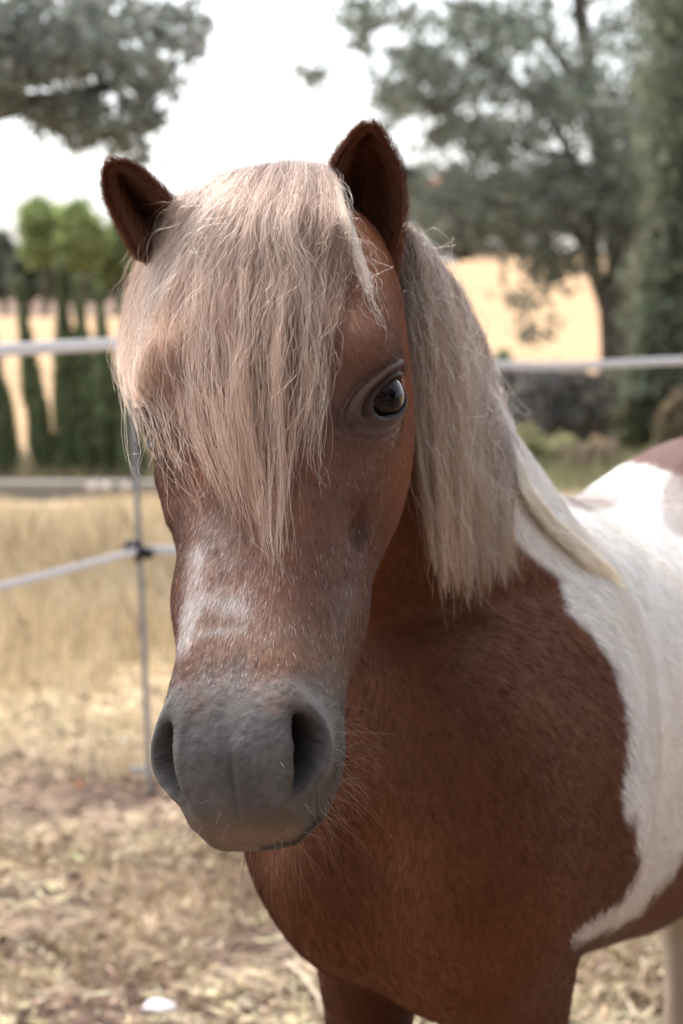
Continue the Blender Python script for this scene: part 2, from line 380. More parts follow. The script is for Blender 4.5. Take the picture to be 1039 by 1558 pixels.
facec = mixc(facec, np.where(eye_low[:, None] > 0, np.array([[.050, .049, .053]]), np.array([[.015, .012, .011]])), .8 * (1 - sst(1.05, 1.55, eq)))  # lower lid paler: the bluish light on its rim is painted in
facec = mixc(facec, [.010, .009, .009], 1 - sst(.95, 1.05, eq))
facec = mixc(facec, [.035, .030, .030], .8 * (1 - sst(.95, 1.3, nos_q[:, None])))
facec = mixc(facec, [.008, .007, .007], 1 - sst(.45, .95, nos_q[:, None]))  # shade inside the nostrils painted in near black
col = mixc(col, facec, hw)
def pseg(a, b, w): 
    a = np.array(a, float); b = np.array(b, float); e = b - a; t = np.clip(((PX - a[0]) * e[0] + (PY - a[1]) * e[1]) / (e @ e), 0, 1)
    return np.exp(-((PX - a[0] - t * e[0]) ** 2 + (PY - a[1] - t * e[1]) ** 2) / w ** 2)
hh = (headw > .4)
col = mixc(col, [.25, .185, .150], (.6 * hh * pseg((530, 905), (505, 1040), 20) * (.5 + n2[:, 0]))[:, None])
col = mixc(col, [.17, .145, .132], (.55 * hh * np.maximum(pseg((310, 1050), (345, 1065), 26), pseg((440, 1040), (470, 1060), 24)))[:, None])
col = mixc(col, [.045, .038, .036], (.45 * hh * pseg((350, 1170), (380, 1220), 40) * (.4 + n2[:, 0]))[:, None])
col = mixc(col, [.20, .135, .095], (.55 * hh * pseg((340, 1272), (440, 1268), 13))[:, None])
col = mixc(col, [.018, .015, .015], (.9 * hh * np.maximum(pseg((400, 1291), (452, 1281), 5), pseg((452, 1281), (488, 1245), 5)))[:, None])
col = mixc(col, col * .45, (.8 * hh * pseg((552, 795), (548, 820), 13))[:, None])  # shade in the hollow under the cheek crest, painted into the coat
col = mixc(col, [.30, .10, .07], (.7 * hh * pseg((612, 578), (618, 584), 5))[:, None])
def poly_sd(px, py, poly):
    P = np.asarray(poly, float); n = len(P); dmin = np.full(px.shape, 1e9); inside = np.zeros(px.shape, bool)
    for i in range(n):
        a, b = P[i], P[(i + 1) % n]; e = b - a; t = np.clip(((px - a[0]) * e[0] + (py - a[1]) * e[1]) / (e @ e), 0, 1)
        dmin = np.minimum(dmin, np.hypot(px - a[0] - t * e[0], py - a[1] - t * e[1]))
        c = ((a[1] > py) != (b[1] > py)) & (px < (b[0] - a[0]) * (py - a[1]) / (b[1] - a[1] + 1e-12) + a[0]); inside ^= c
    return np.where(inside, dmin, -dmin)
WHITE = [(700,640),(735,590),(790,625),(830,680),(850,700),(880,706),(930,702),(990,708),(1060,735),(1400,700),(1500,1200),(1250,1250),(1110,1230),(1039,1300),
         (1010,1350),(975,1393),(930,1415),(880,1432),(868,1440),(872,1422),(905,1398),(945,1372),(966,1340),(972,1290),(968,1240),(958,1262),(945,1215),(955,1140),(950,1080),(930,1010),(900,965),(865,935),(850,880),(800,840),(762,800),(715,740)]
jx = (n2[:, 0] - .5) * 14 + (n3[:, 0] - .5) * 12
sd = poly_sd(PX + jx, PY + jx, WHITE)
spots = np.maximum.reduce([1.2 - np.hypot((PX - 900) / 50, (PY - 760) / 17), 1.5 - np.hypot((PX - 1050) / 40, (PY - 765) / 42)])
wm = sst(-5, 6, sd) * (1 - .55 * sst(0, .5, spots + .5 * (n2[:, 0] - .5))) * (PD > 1.62) * (headw < .2)
WHT = np.array([.78, .755, .73])
col = mixc(col, WHT * (.86 + .16 * n2) * mixc(np.array([1., 1., 1.]) * np.ones((nv, 3)), [.93, .86, .76], .4 * sst(.5, .75, n1)) * mixc(np.ones((nv, 3)), [.82, .80, .80], 1 - sst(.55, .80, X[:, 2:3])), wm[:, None])  # noise adds dusty stain; the grey toward the belly is painted shading
croup = sst(.34, .40, X[:, 0]) * sst(2.25, 2.35, X[:, 1]) * (1 - wm)
col = mixc(col, [.12, .062, .052], .8 * croup[:, None] * sst(.85, .95, X[:, 2:3]))
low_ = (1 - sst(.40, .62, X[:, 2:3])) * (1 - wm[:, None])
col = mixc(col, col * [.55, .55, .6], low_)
rear = ((X[:, 1] > 2.35) & (X[:, 2] < .52))[:, None] * 1.0
col = mixc(col, [.40, .32, .24], rear)                        # cream hind legs
# chance that a hair is white
roan = np.clip(.9 * pseg((302, 840), (292, 935), 14) + 1.2 * pseg((296, 920), (280, 985), 9) + .66 * pseg((315, 912), (365, 925), 19) + .6 * pseg((305, 962), (372, 956), 7)
       + .28 * pseg((330, 800), (350, 880), 42) + .30 * pseg((320, 1035), (400, 1050), 26) + .05 * pseg((350, 850), (480, 900), 80) + .07 * pseg((400, 980), (340, 1000), 40), 0, 1) * (headw > .5) * (.45 + .9 * noise(X, 120, 31, 2))
col = mixc(col, [.62, .58, .56], (.55 * roan)[:, None])
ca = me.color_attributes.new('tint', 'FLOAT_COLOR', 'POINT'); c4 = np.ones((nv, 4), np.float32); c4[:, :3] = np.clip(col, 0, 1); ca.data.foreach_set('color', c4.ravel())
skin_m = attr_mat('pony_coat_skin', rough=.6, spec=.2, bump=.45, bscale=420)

me.materials.append(skin_m)

# ---- eyes
eye_m = new_mat('eye_cornea', (.008, .005, .004), .04, .2)
tc = N(eye_m, 'ShaderNodeAttribute'); tc.attribute_name = 'tint'; LK(eye_m, tc.outputs['Color'], bsdf(eye_m).inputs['Base Color'])
for s in (1, -1):
    c, n, A, B = eye_frame(s); T_ = np.linspace(0, math.pi, 60)[1:-1]; P_ = np.arange(72) * 2 * math.pi / 72
    Rr = np.array([c + (math.cos(t) * (1 + .05 * math.exp(-(t / .5) ** 2)) * n)[None] * EYER + math.sin(t) * EYER * (np.cos(P_)[:, None] * A + np.sin(P_)[:, None] * B) for t in T_])
    Vv, Ff = loft(Rr); eo = mesh_obj('eye', Vv - c, Ff, eye_m); eo.location = c; keep(eo, pony)
    v = (Vv - c) / EYER; a, b = v @ A, v @ B; pup = (np.abs(a / .42) ** 2.6 + np.abs(b / .22) ** 2.6) ** (1 / 2.6); r_ = np.hypot(a, b)
    nz = noise(np.stack([np.arctan2(a, b) * 4, r_ * 3, r_ * 0], 1), 2.5, 3, 3)
    iris = np.array([.012, .005, .003]) * (.5 + nz[:, None]); colr = iris * sst(.92, 1.08, pup)[:, None] + np.array([.003, .003, .005])
    scl = sst(.84, .92, r_)[:, None]; colr = colr * (1 - scl) + np.array([.012, .010, .010]) * scl
    ca = eo.data.color_attributes.new('tint', 'FLOAT_COLOR', 'POINT'); c4 = np.ones((len(Vv), 4), np.float32); c4[:, :3] = colr; ca.data.foreach_set('color', c4.ravel())

# ---- strands
def hair_mat(name, rough=.35, radial=.55):
    m = bpy.data.materials.new(name); m.use_nodes = True; nt = m.node_tree; nt.nodes.clear()
    o = nt.nodes.new('ShaderNodeOutputMaterial'); h = nt.nodes.new('ShaderNodeBsdfHairPrincipled'); h.parametrization = 'COLOR'
    h.inputs['Roughness'].default_value = rough; h.inputs['Radial Roughness'].default_value = radial; h.inputs['Random Roughness'].default_value = .2; h.inputs['IOR'].default_value = 1.38
    a = nt.nodes.new('ShaderNodeAttribute'); a.attribute_name = 'tint'
    nt.links.new(a.outputs['Color'], h.inputs['Color']); nt.links.new(h.outputs[0], o.inputs[0]); return m
def strands(name, P, rad, color, mat, parent=None):      # P (n,k,3); rad (n,k) or (n,1); color (n,3)
    n, k, _ = P.shape; cu = bpy.data.hair_curves.new(name); cu.add_curves([k] * n)
    cu.attributes['position'].data.foreach_set('vector', P.astype(np.float32).ravel())
    r = cu.attributes.get('radius') or cu.attributes.new('radius', 'FLOAT', 'POINT')
    r.data.foreach_set('value', np.ascontiguousarray(np.broadcast_to(rad, (n, k)), np.float32).ravel())
    ptc = np.ndim(color) == 3; c = cu.attributes.new('tint', 'FLOAT_COLOR', 'POINT' if ptc else 'CURVE'); c4 = np.ones((n * k if ptc else n, 4), np.float32); c4[:, :3] = np.clip(color, 0, 1).reshape(-1, 3); c.data.foreach_set('color', c4.ravel())
    cu.materials.append(mat); o = bpy.data.objects.new(name, cu); COL.objects.link(o)
    if parent: keep(o, parent)
    return o
coat_m = attr_mat('short_coat_hair', rough=.5, spec=.18); mane_m = hair_mat('long_hair', .30, .6)
TAPER = lambda k: np.linspace(1, .25, k) ** .8
# ---- ears
def ear(axis, lat, back, w, cup, twist=0):
    A_ = crom(axis, 36); W_ = crom([[x] for x in w], 36)[:, 0]; C_ = crom([[x] for x in cup], 36)[:, 0]; R = []; lat = nrm(lat); back = nrm(back)
    ph = np.radians(np.linspace(-104, 104, 25)); th = .0032
    for i in range(36):
        wi, ci = max(W_[i], .0012), max(C_[i], .0008)
        e = np.cos(ph / 1.16); tt = min(th, wi * .5) * np.maximum(np.sqrt(np.abs(e)), .15)
        inn = A_[i] + (np.sin(ph) * wi)[:, None] * lat + (np.cos(ph) * ci)[:, None] * back
        out = A_[i] + (np.sin(ph) * (wi + tt))[:, None] * lat + (np.cos(ph) * (ci + tt) + .001)[:, None] * back
        R.append(np.vstack([inn, out[::-1]]))
    return np.array(R)
EARS = [
 ear([unproj(572,440,1.475), unproj(570,395,1.475), unproj(564,345,1.472), unproj(558,295,1.47), unproj(556,250,1.462), unproj(558,212,1.452), unproj(561,188,1.444)],
     (1, -.12, .04), (-.16, 1, -.10), [.010,.0145,.0225,.0262,.0235,.0125,.0015], [.012,.018,.024,.024,.019,.010,.001]),
 ear([unproj(258,376,1.475), unproj(240,352,1.478), unproj(222,327,1.48), unproj(205,303,1.478), unproj(190,281,1.472), unproj(177,262,1.465), unproj(168,250,1.46)],
     (.80, .18, .58), (.10, 1, -.10), [.0215,.0215,.0200,.0175,.0145,.0085,.0012], [.014,.018,.019,.017,.013,.007,.001])]
ear_v = []
for R in EARS:
    Vv, Ff = loft(R); eo = mesh_obj('ear', Vv, Ff, skin_m, None); keep(eo, pony)
    m = R.shape[1]; vi = np.arange(R.shape[0])[:, None].repeat(m, 1) / R.shape[0]; j = np.arange(m)[None].repeat(R.shape[0], 0)
    inner = (j < 25) * 1.0; edge = np.abs(np.where(j < 25, j - 12, j - 25 - 12)) / 12.
    sx_ = np.where(j < 25, j - 12, 0) / 12.; iz = inner * (sst(-.62, .0, sx_) * .75 + .25) * (1 - sst(.62, 1.0, edge))  # lit and shaded sides of the ear hollow, painted into the colour
    c_ = mixc(np.array([.230, .080, .038]), [.100, .036, .019], iz[..., None] * .9); c_ = mixc(c_, [.030, .012, .008], (inner * np.exp(-((sx_ + .12) / .10) ** 2) * .7)[..., None])  # the dark middle line is painted shading too
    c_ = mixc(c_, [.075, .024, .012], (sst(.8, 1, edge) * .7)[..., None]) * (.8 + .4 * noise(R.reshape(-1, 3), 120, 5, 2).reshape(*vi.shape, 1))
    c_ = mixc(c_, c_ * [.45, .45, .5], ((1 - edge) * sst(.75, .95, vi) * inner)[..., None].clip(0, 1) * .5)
    cc_ = np.vstack([c_.reshape(-1, 3), c_[0].mean(0), c_[-1].mean(0)])
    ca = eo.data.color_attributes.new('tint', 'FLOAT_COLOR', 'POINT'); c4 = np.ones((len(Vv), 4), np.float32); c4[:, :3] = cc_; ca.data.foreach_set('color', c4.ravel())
    # ear fur
    n_ = 15000; ii = rng.integers(1, R.shape[0] - 2, n_); jj = rng.integers(0, m, n_); a_, b_ = rng.random((n_, 1)), rng.random((n_, 1))
    j2 = (jj + 1) % m; root = (R[ii, jj] * (1 - a_) + R[ii + 1, jj] * a_) * (1 - b_) + (R[ii, j2] * (1 - a_) + R[ii + 1, j2] * a_) * b_
    up_t = R[ii + 1, jj] - R[ii, jj]; up_t /= np.linalg.norm(up_t, axis=1, keepdims=True)
    cr = np.cross(up_t, R[ii, j2] - R[ii, jj]); cr /= np.maximum(np.linalg.norm(cr, axis=1, keepdims=True), 1e-9)
    ctr = R.mean(1)[ii]; isin = (jj < 25)[:, None]; want = np.where(isin, ctr - root, root - ctr); cr *= np.sign((cr * want).sum(1, keepdims=True))
    eg = np.abs(np.where(jj < 25, jj - 12, jj - 37)) / 12.
    ln = (.004 + .004 * rng.random(n_) + .005 * (eg > .8) * rng.random(n_))[:, None]
    dr = up_t * .8 + cr * .30 + rng.normal(0, .16, (n_, 3)); dr /= np.linalg.norm(dr, axis=1, keepdims=True)
    tt = np.linspace(0, 1, 4)[None, :, None]; P = root[:, None] + dr[:, None] * ln[:, None] * tt + cr[:, None] * ln[:, None] * .15 * np.sin(tt * 3)
    strands('ear_fur', P, .00010 * TAPER(4)[None], c_[ii, jj] * rng.uniform(.7, 1.7, (n_, 1)), coat_m, pony)
    n_ = 900; ii = rng.integers(2, int(R.shape[0] * .7), n_); jj = rng.choice(np.r_[0:7, 18:25], n_); root = R[ii, jj]; up_t = R[ii + 1, jj] - R[ii, jj]; up_t /= np.linalg.norm(up_t, axis=1, keepdims=True)
    mid_ = R[ii, 12]; opn = R[ii, 0] * .5 + R[ii, 24] * .5; tw_ = opn - root; tw_ /= np.maximum(np.linalg.norm(tw_, axis=1, keepdims=True), 1e-9); ot_ = opn - mid_; ot_ /= np.linalg.norm(ot_, axis=1, keepdims=True)
    dr = up_t * .8 + tw_ * .75 + ot_ * .35 + rng.normal(0, .2, (n_, 3)); dr /= np.linalg.norm(dr, axis=1, keepdims=True); tt = np.linspace(0, 1, 7)[None, :, None]; ln = rng.uniform(.010, .022, n_)[:, None, None]
    strands('ear_fur', root[:, None] + dr[:, None] * ln * tt + up_t[:, None] * ln * .3 * tt ** 2, .00008 * np.linspace(1, .3, 7)[None], np.array([.17, .075, .040]) * rng.uniform(.4, 1.6, (n_, 1)), coat_m, pony)
# ---- short coat over the skin
fc = X[fi].mean(1); fn = VN[fi].mean(1); fn /= np.linalg.norm(fn, axis=1, keepdims=True)
e1 = X[fi[:, 2]] - X[fi[:, 0]]; e2 = X[fi[:, 3]] - X[fi[:, 1]]; ar = .5 * np.linalg.norm(np.cross(e1, e2), axis=1)
fpx, fpy, fpd = proj(fc); vdir = CAM - fc; vdir /= np.linalg.norm(vdir, axis=1, keepdims=True)
vis = ((fn * vdir).sum(1) > -.25) & (fpx > -60) & (fpx < 1100) & (fpy < 1620)
fh = headw[fi].mean(1); feq = eye_q[fi].min(1); fnq = nos_q[fi].min(1); fcol = col[fi].mean(1); froan = roan[fi].mean(1); FLc = LX[fi].mean(1); fwm = wm[fi].mean(1)
def sample(n, wgt):
    p = ar * wgt; p /= p.sum(); return rng.choice(len(p), n, p=p)
def coat(name, n, wgt, length, rad, k=4, lift=.28, jit=.10, headc=False):
    f = sample(n, wgt); q4 = X[fi[f]]; a_, b_ = rng.random((n, 1)), rng.random((n, 1))
    root = (q4[:, 0] * (1 - a_) + q4[:, 1] * a_) * (1 - b_) + (q4[:, 3] * (1 - a_) + q4[:, 2] * a_) * b_
    nn = fn[f]
    if headc:
        l = FLc[f]; fl = np.stack([l[:, 0] * 2.0 - .18 * np.ones(n) + .5 * np.sign(l[:, 0]) * sst(.05, .08, np.abs(l[:, 0])), np.ones(n), -.3 * np.ones(n)], 1)
        fl = fl @ HM.T
    else:
        fl = np.array([.30, .45, -.75])[None] + .5 * (np.stack([noise(root, 6, 41), noise(root, 6, 42), noise(root, 6, 43)], 1) - .5) \
             + .9 * (sst(2.0, 2.2, root[:, 1]) * sst(.8, .95, root[:, 2]))[:, None] * np.array([.4, .8, .2])
    fl = fl - nn * (fl * nn).sum(1, keepdims=True); fl /= np.linalg.norm(fl, axis=1, keepdims=True)
    d = fl + nn * lift + rng.normal(0, jit, (n, 3)); d /= np.linalg.norm(d, axis=1, keepdims=True)
    ln = (length[f] if hasattr(length, '__len__') else length * np.ones(n)) * rng.uniform(.6, 1.25, n)
    t = np.linspace(0, 1, k)[None, :, None]
    P = root[:, None] - nn[:, None] * .0003 + d[:, None] * ln[:, None, None] * t - nn[:, None] * (ln[:, None, None] * lift * .45) * t * t
    wh = rng.random(n) < froan[f] * .62
    c = fcol[f] * (rng.uniform(.70, 1.45, (n, 1)) if headc else rng.uniform(.85, 1.25, (n, 1))) * rng.uniform(.9, 1.1, (n, 3)); c = np.where(wh[:, None], np.array([.74, .71, .70]) * rng.uniform(.6, 1.2, (n, 1)), c)
    rr = np.where(wh, 1.35, 1.0) * rad * rng.uniform(.75, 1.25, n)
    return strands(name, P, rr[:, None] * TAPER(k)[None], c, coat_m, pony)
notbare = sst(1.15, 1.9, feq) * sst(1.0, 1.4, fnq)
mz = sst(.35, .40, FLc[:, 1])
if DEV != 'bg':
    coat('coat', 150000, vis * (fh > .3) * notbare * (1 - .6 * mz), .0062 * (1 - .78 * mz) * (1 - .5 * (1 - sst(1.5, 3, feq))) + .002 * (1 - fh), .00008, headc=True)
    coat('coat', 130000, vis * (fh <= .3) * (1 + 1.5 * (fpd < 1.9)), .011 + .004 * fwm, .00013, lift=.16, jit=.07)
bvh = BVHTree.FromPolygons(X.tolist(), fi.tolist())
def surf_d(px, py):
    P = unproj(px, py, 1.0); d = P - CAM; h = bvh.ray_cast(Vector(CAM), Vector(d).normalized())
    return None if h[0] is None else proj(np.array(h[0]))[2]
def push_out(P, gap):         # lift any strand point that would lie inside the skin
    Q = P.reshape(-1, 3)
    for i in range(len(Q)):
        h = bvh.find_nearest(Q[i], .05)
        if h[0] is not None:
            s_ = (Q[i][0] - h[0][0]) * h[1][0] + (Q[i][1] - h[0][1]) * h[1][1] + (Q[i][2] - h[0][2]) * h[1][2]
            if s_ < gap: Q[i] = np.array(h[0]) + np.array(h[1]) * (gap + .001 * (i % 5))
    return Q.reshape(P.shape)
def noise1(n, k, amp, freq, seed):        # smooth per-strand wander, (n,k)
    r = np.random.default_rng(seed); t = np.linspace(0, 1, k)[None]
    return sum(amp / (1 + j) * np.sin(2 * math.pi * (t * freq * (1 + j) * r.uniform(.6, 1.4, (n, 1)) + r.random((n, 1)))) for j in range(3))
def locks(G, n, nl, k, seed, spread=(.05, .045, .012), wander=.010, frizz=.0022, trim=(.7, 1.03), kdens=None):
    """G (g, rows, 3) guide curves; returns (n,k,3) strands gathered in nl locks, u and depth layer of each"""
    r = np.random.default_rng(seed); g, rows, _ = G.shape
    uc = r.permutation((np.arange(nl) + r.random(nl)) / nl); uc = kdens(uc) if kdens else uc; lc = r.random(nl); li = r.integers(0, nl, n)
    off = r.normal(0, 1, n); lay = np.clip(lc[li] + r.normal(0, .12, n), 0, 1)
    tt = np.linspace(0, 1, k)
    sp = np.interp(tt, [0, .5, 1], spread)
    ucw = noise1(nl, k, 1, .8, seed + 1) * wander * tt[None] ** .8
    u = np.clip(uc[li][:, None] + ucw[li] + off[:, None] * sp[None] * .5, 0, 1)
    cutl = r.uniform(trim[0], trim[1], nl)[li] * np.clip(1 - np.abs(r.normal(0, .10, n)), .5, 1); loose = r.random(n) < .06
    v = tt[None] * cutl[:, None]                                        # position along the guide
    H = crom(G.transpose(1, 0, 2), 60)                                  # (60, g, 3) finer along
    iu = np.clip(u, 0, 1) * (g - 1); i0 = np.minimum(iu.astype(int), g - 2); fu = iu - i0; fu = fu * fu * (3 - 2 * fu) * .5 + fu * .5
    iv = v * 59; j0 = np.clip(iv.astype(int), 0, 58); fv = iv - j0
    P = 0
    for a_, wa in ((0, 1 - fu), (1, fu)):
        for b_, wb in ((0, 1 - fv), (1, fv)): P = P + H[j0 + b_, i0 + a_] * (wa * wb)[..., None]
    am = frizz * (.8 + 3.5 * loose + r.exponential(.5, n)); ramp = (tt[None] ** .7)
    for ax3 in range(3): P[..., ax3] += noise1(n, k, 1, 1.3, seed + 5 + ax3) * am[:, None] * ramp + noise1(n, k, .16, 4.0, seed + 15 + ax3) * am[:, None] * ramp
    return P, u[:, 0], lay, li, r
def hair_colors(n, li, r, base, light, dark, tip=None):
    a = r.random(li.max() + 1)[li] * .60 + r.random(n) * .40; a = a[:, None]
    c = np.where(a < .5, mixc(np.array(dark), base, a * 2), mixc(np.array(base), light, a * 2 - 1)); return c * r.uniform(.65, 1.35, (n, 1))
def face_pt(px, py, zo, kq=5.0):
    d0, d1 = 1.2, 1.6
    fz = lambda d: (lambda l: l[2] - (zo - kq * l[0] ** 2))(w2h(unproj(px, py, d)))
    for _ in range(40):
        dm = (d0 + d1) / 2
        if fz(dm) > 0: d0 = dm
        else: d1 = dm
    return unproj(px, py, (d0 + d1) / 2)
FG = [[(388,305),(330,278),(268,312),(216,390),(190,470),(180,560),(198,650)],
      [(400,300),(352,262),(290,312),(243,400),(222,500),(222,600),(246,690)],
      [(420,298),(392,254),(342,312),(306,410),(296,520),(302,640),(350,775)],
      [(440,296),(430,247),(398,312),(372,420),(362,540),(372,690),(408,845)],
      [(458,294),(464,247),(452,312),(435,420),(422,540),(424,680),(420,860)],
      [(472,294),(490,252),(497,322),(492,410),(482,510),(466,610),(442,720)],
      [(482,296),(506,262),(524,332),(528,400),(514,480),(500,560),(488,650)]]
def fore_guides(zo):
    G = []
    for g in FG:
        row = [unproj(g[0][0], g[0][1], 1.475), unproj(g[1][0], g[1][1] + 10 * (1 - zo / .03), 1.462)] + [face_pt(x, y, zo - .002 * j) for j, (x, y) in enumerate(g[2:])]
        G.append(row)
    return np.array(G)
hk = 26
if DEV != 'bg':
    Ps, Cs = [], []
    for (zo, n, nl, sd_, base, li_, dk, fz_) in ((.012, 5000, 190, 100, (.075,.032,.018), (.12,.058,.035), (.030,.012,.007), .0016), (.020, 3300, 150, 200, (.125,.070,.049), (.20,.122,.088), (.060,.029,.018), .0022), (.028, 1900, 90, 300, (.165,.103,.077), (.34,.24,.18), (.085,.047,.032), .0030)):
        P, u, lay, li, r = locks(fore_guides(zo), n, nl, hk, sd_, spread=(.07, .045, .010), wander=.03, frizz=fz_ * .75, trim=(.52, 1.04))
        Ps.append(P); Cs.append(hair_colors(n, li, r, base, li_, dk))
    # wisps over the right brow and stray hairs beside the left cheek
    WG = np.array([[unproj(470, 285, 1.47), unproj(500, 270, 1.45), face_pt(520, 330, .03), face_pt(540, 390, .03), face_pt(556, 440, .03), face_pt(563, 500, .028)],
                   [unproj(480, 290, 1.47), unproj(508, 275, 1.45), face_pt(528, 330, .03), face_pt(550, 395, .03), face_pt(566, 455, .03), face_pt(578, 520, .028)]])
    P, u, lay, li, r = locks(WG, 150, 5, hk, 410, spread=(.4, .3, .1), wander=.15, frizz=.0025, trim=(.7, 1)); Ps.append(P); Cs.append(hair_colors(150, li, r, (.36,.28,.21), (.5,.40,.31), (.24,.17,.13)))
    # sparse long strands that trail past the ends, down the nose and off the cheek
    SG_ = np.array([[r_[0], r_[1], face_pt(x0 * .5 + 200, 330, .03), face_pt(x0 * .85 + 60, 430, .03), face_pt(x0, 560, .026), face_pt(x1, 700, .020), face_pt(x2, y2, .012)] for r_, x0, x1, x2, y2 in zip(fore_guides(.03)[[0, 1, 2, 3, 4, 5, 6]][:, :2], (182, 225, 300, 365, 420, 470, 500), (200, 262, 330, 385, 430, 452, 486), (222, 300, 352, 402, 418, 448, 520), (740, 790, 850, 900, 930, 850, 760))])
    P, u, lay, li, r = locks(SG_, 330, 130, hk, 450, spread=(.06, .06, .05), wander=.07, frizz=.0032, trim=(.66, 1.03)); Ps.append(P); Cs.append(hair_colors(330, li, r, (.26,.17,.125), (.40,.30,.225), (.13,.075,.05)))
    P = np.concatenate(Ps); C_ = np.concatenate(Cs); n = len(P)
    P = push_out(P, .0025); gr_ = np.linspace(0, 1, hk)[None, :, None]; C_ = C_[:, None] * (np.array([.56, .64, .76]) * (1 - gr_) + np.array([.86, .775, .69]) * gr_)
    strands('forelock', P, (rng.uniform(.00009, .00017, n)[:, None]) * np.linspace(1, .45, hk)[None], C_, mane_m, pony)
    MG = [[(594,352,1.53),(606,430),(620,530),(631,640),(643,760),(657,862)], [(614,346,1.545),(638,430),(650,540),(656,660),(666,780),(680,900)],
          [(640,368,1.60),(676,460),(692,570),(697,680),(702,790),(708,908)], [(682,425,1.69),(712,520),(722,620),(724,720),(730,812),(740,905)],
          [(720,498,1.78),(742,582),(748,662),(748,732),(753,808),(764,893)], [(750,592,1.87),(764,652),(768,712),(770,762),(775,806),(784,868)]]
    def mane_guides(off):
        G = []
        for g in MG:
            d = g[0][2]; r0_ = unproj(g[0][0], g[0][1], d); cr_ = bvh.find_nearest(r0_ + np.array([-.02, .01, -.02])); row = [np.array(cr_[0]) - .004 * np.array(cr_[1]) + np.array([-.012, .006, 0]), r0_]
            for (x, y) in g[1:]:
                sdv = surf_d(x, y); dd = d if sdv is None or sdv < 1.42 else min(d, sdv - off)
                d = .35 * d + .65 * dd; row.append(unproj(x, y, d))
            G.append(row)
        return np.array(G)
    Ps, Cs = [], []
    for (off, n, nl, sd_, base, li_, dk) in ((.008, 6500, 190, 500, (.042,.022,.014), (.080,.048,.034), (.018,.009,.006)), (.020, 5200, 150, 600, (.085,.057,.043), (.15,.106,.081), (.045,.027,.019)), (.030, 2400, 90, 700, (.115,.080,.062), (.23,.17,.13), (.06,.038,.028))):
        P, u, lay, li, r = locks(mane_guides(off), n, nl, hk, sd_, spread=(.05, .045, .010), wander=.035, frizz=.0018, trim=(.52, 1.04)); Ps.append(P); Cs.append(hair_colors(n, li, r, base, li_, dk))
    P, u, lay, li, r = locks(mane_guides(.034), 420, 160, hk, 760, spread=(.1, .1, .08), wander=.09, frizz=.006, trim=(.5, 1.1)); Ps.append(P); Cs.append(hair_colors(420, li, r, (.17,.125,.097), (.30,.235,.185), (.08,.05,.037)))
    def mg_pt(x, y, off, d0): 
        s_ = surf_d(x, y); return unproj(x, y, (s_ - off) if s_ else d0)
    LG = np.array([[unproj(740,560,1.80), mg_pt(772,660,.025,1.9), mg_pt(790,740,.02,1.9), mg_pt(825,796,.014,1.9), mg_pt(868,838,.010,1.9), mg_pt(905,868,.007,1.9), mg_pt(952,900,.004,1.9)],
                   [unproj(755,600,1.85), mg_pt(782,680,.022,1.9), mg_pt(806,740,.018,1.9), mg_pt(843,790,.012,1.9), mg_pt(885,828,.010,1.9), mg_pt(918,862,.006,1.9), mg_pt(955,897,.004,1.9)]])
    P, u, lay, li, r = locks(LG, 1100, 12, hk, 810, spread=(.7, .5, .2), wander=.12, frizz=.0016, trim=(.75, 1)); Ps.append(P); Cs.append(hair_colors(1100, li, r, (.40,.33,.235), (.54,.47,.36), (.25,.19,.13)))
    P = np.concatenate(Ps); C_ = np.concatenate(Cs); n = len(P)
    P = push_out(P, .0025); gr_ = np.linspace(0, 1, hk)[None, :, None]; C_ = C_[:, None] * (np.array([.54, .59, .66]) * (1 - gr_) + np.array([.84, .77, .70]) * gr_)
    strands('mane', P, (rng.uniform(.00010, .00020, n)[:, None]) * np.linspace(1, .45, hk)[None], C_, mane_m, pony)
    # tail (behind the rump) 
    TG = np.array([[(.61+a*.5,2.72,.90),(.64+a,2.79,.80),(.65+a*1.6,2.81,.60),(.65+a*1.8,2.80,.40),(.65+a*1.5,2.78,.22)] for a in (-.045, 0, .045)])
    P, u, lay, li, r = locks(TG, 1500, 40, 16, 910, spread=(.3, .3, .15), wander=.1, frizz=.006); strands('tail', P, np.full((1500, 1), .0004), hair_colors(1500, li, r, (.5,.4,.3), (.7,.6,.48), (.3,.2,.15)), mane_m, pony)
# ---- whiskers, lashes
def hairs_at(name, f, dirw, lo, hi, rad, color, sag=0., mat=coat_m, k=8):
    n = len(f); root = fc[f]; d = fn[f] * .9 + np.asarray(dirw) + rng.normal(0, .22, (n, 3)); d /= np.linalg.norm(d, axis=1, keepdims=True)
    ln = rng.uniform(lo, hi, n)[:, None, None]; t = np.linspace(0, 1, k)[None, :, None]; side = rng.normal(0, .12, (n, 1, 3))
    P = root[:, None] + d[:, None] * ln * t + side * ln * t ** 2 + np.array([0, 0, -sag]) * ln * t ** 2
    return strands(name, P, rad * np.linspace(1, .35, k)[None] * np.ones((n, 1)), np.asarray(color) * rng.uniform(.6, 1.3, (n, 1)), mat, pony)
chin = (FLc[:, 1] > .36) & (FLc[:, 2] < -.080) & (FLc[:, 2] > -.118) & (fnq > 2)
lipm = (FLc[:, 1] > .38) & (FLc[:, 2] < -.05) & (FLc[:, 2] > -.085) & (fnq > 1.6)
fr = (FLc[:, 1] > .39) & (FLc[:, 2] > -.07) & (fnq > 1.5)
hairs_at('whiskers', sample(190, chin), (0, 0, -.2), .012, .045, .00010, (.34, .21, .14), .25)
hairs_at('whiskers', sample(60, lipm & (FLc[:, 0] > 0)), (.2, 0, -.1), .010, .03, .00008, (.28, .2, .15), .2)
hairs_at('whiskers', sample(22, fr), (0, 0, 0), .006, .014, .00008, (.55, .52, .5), .1)
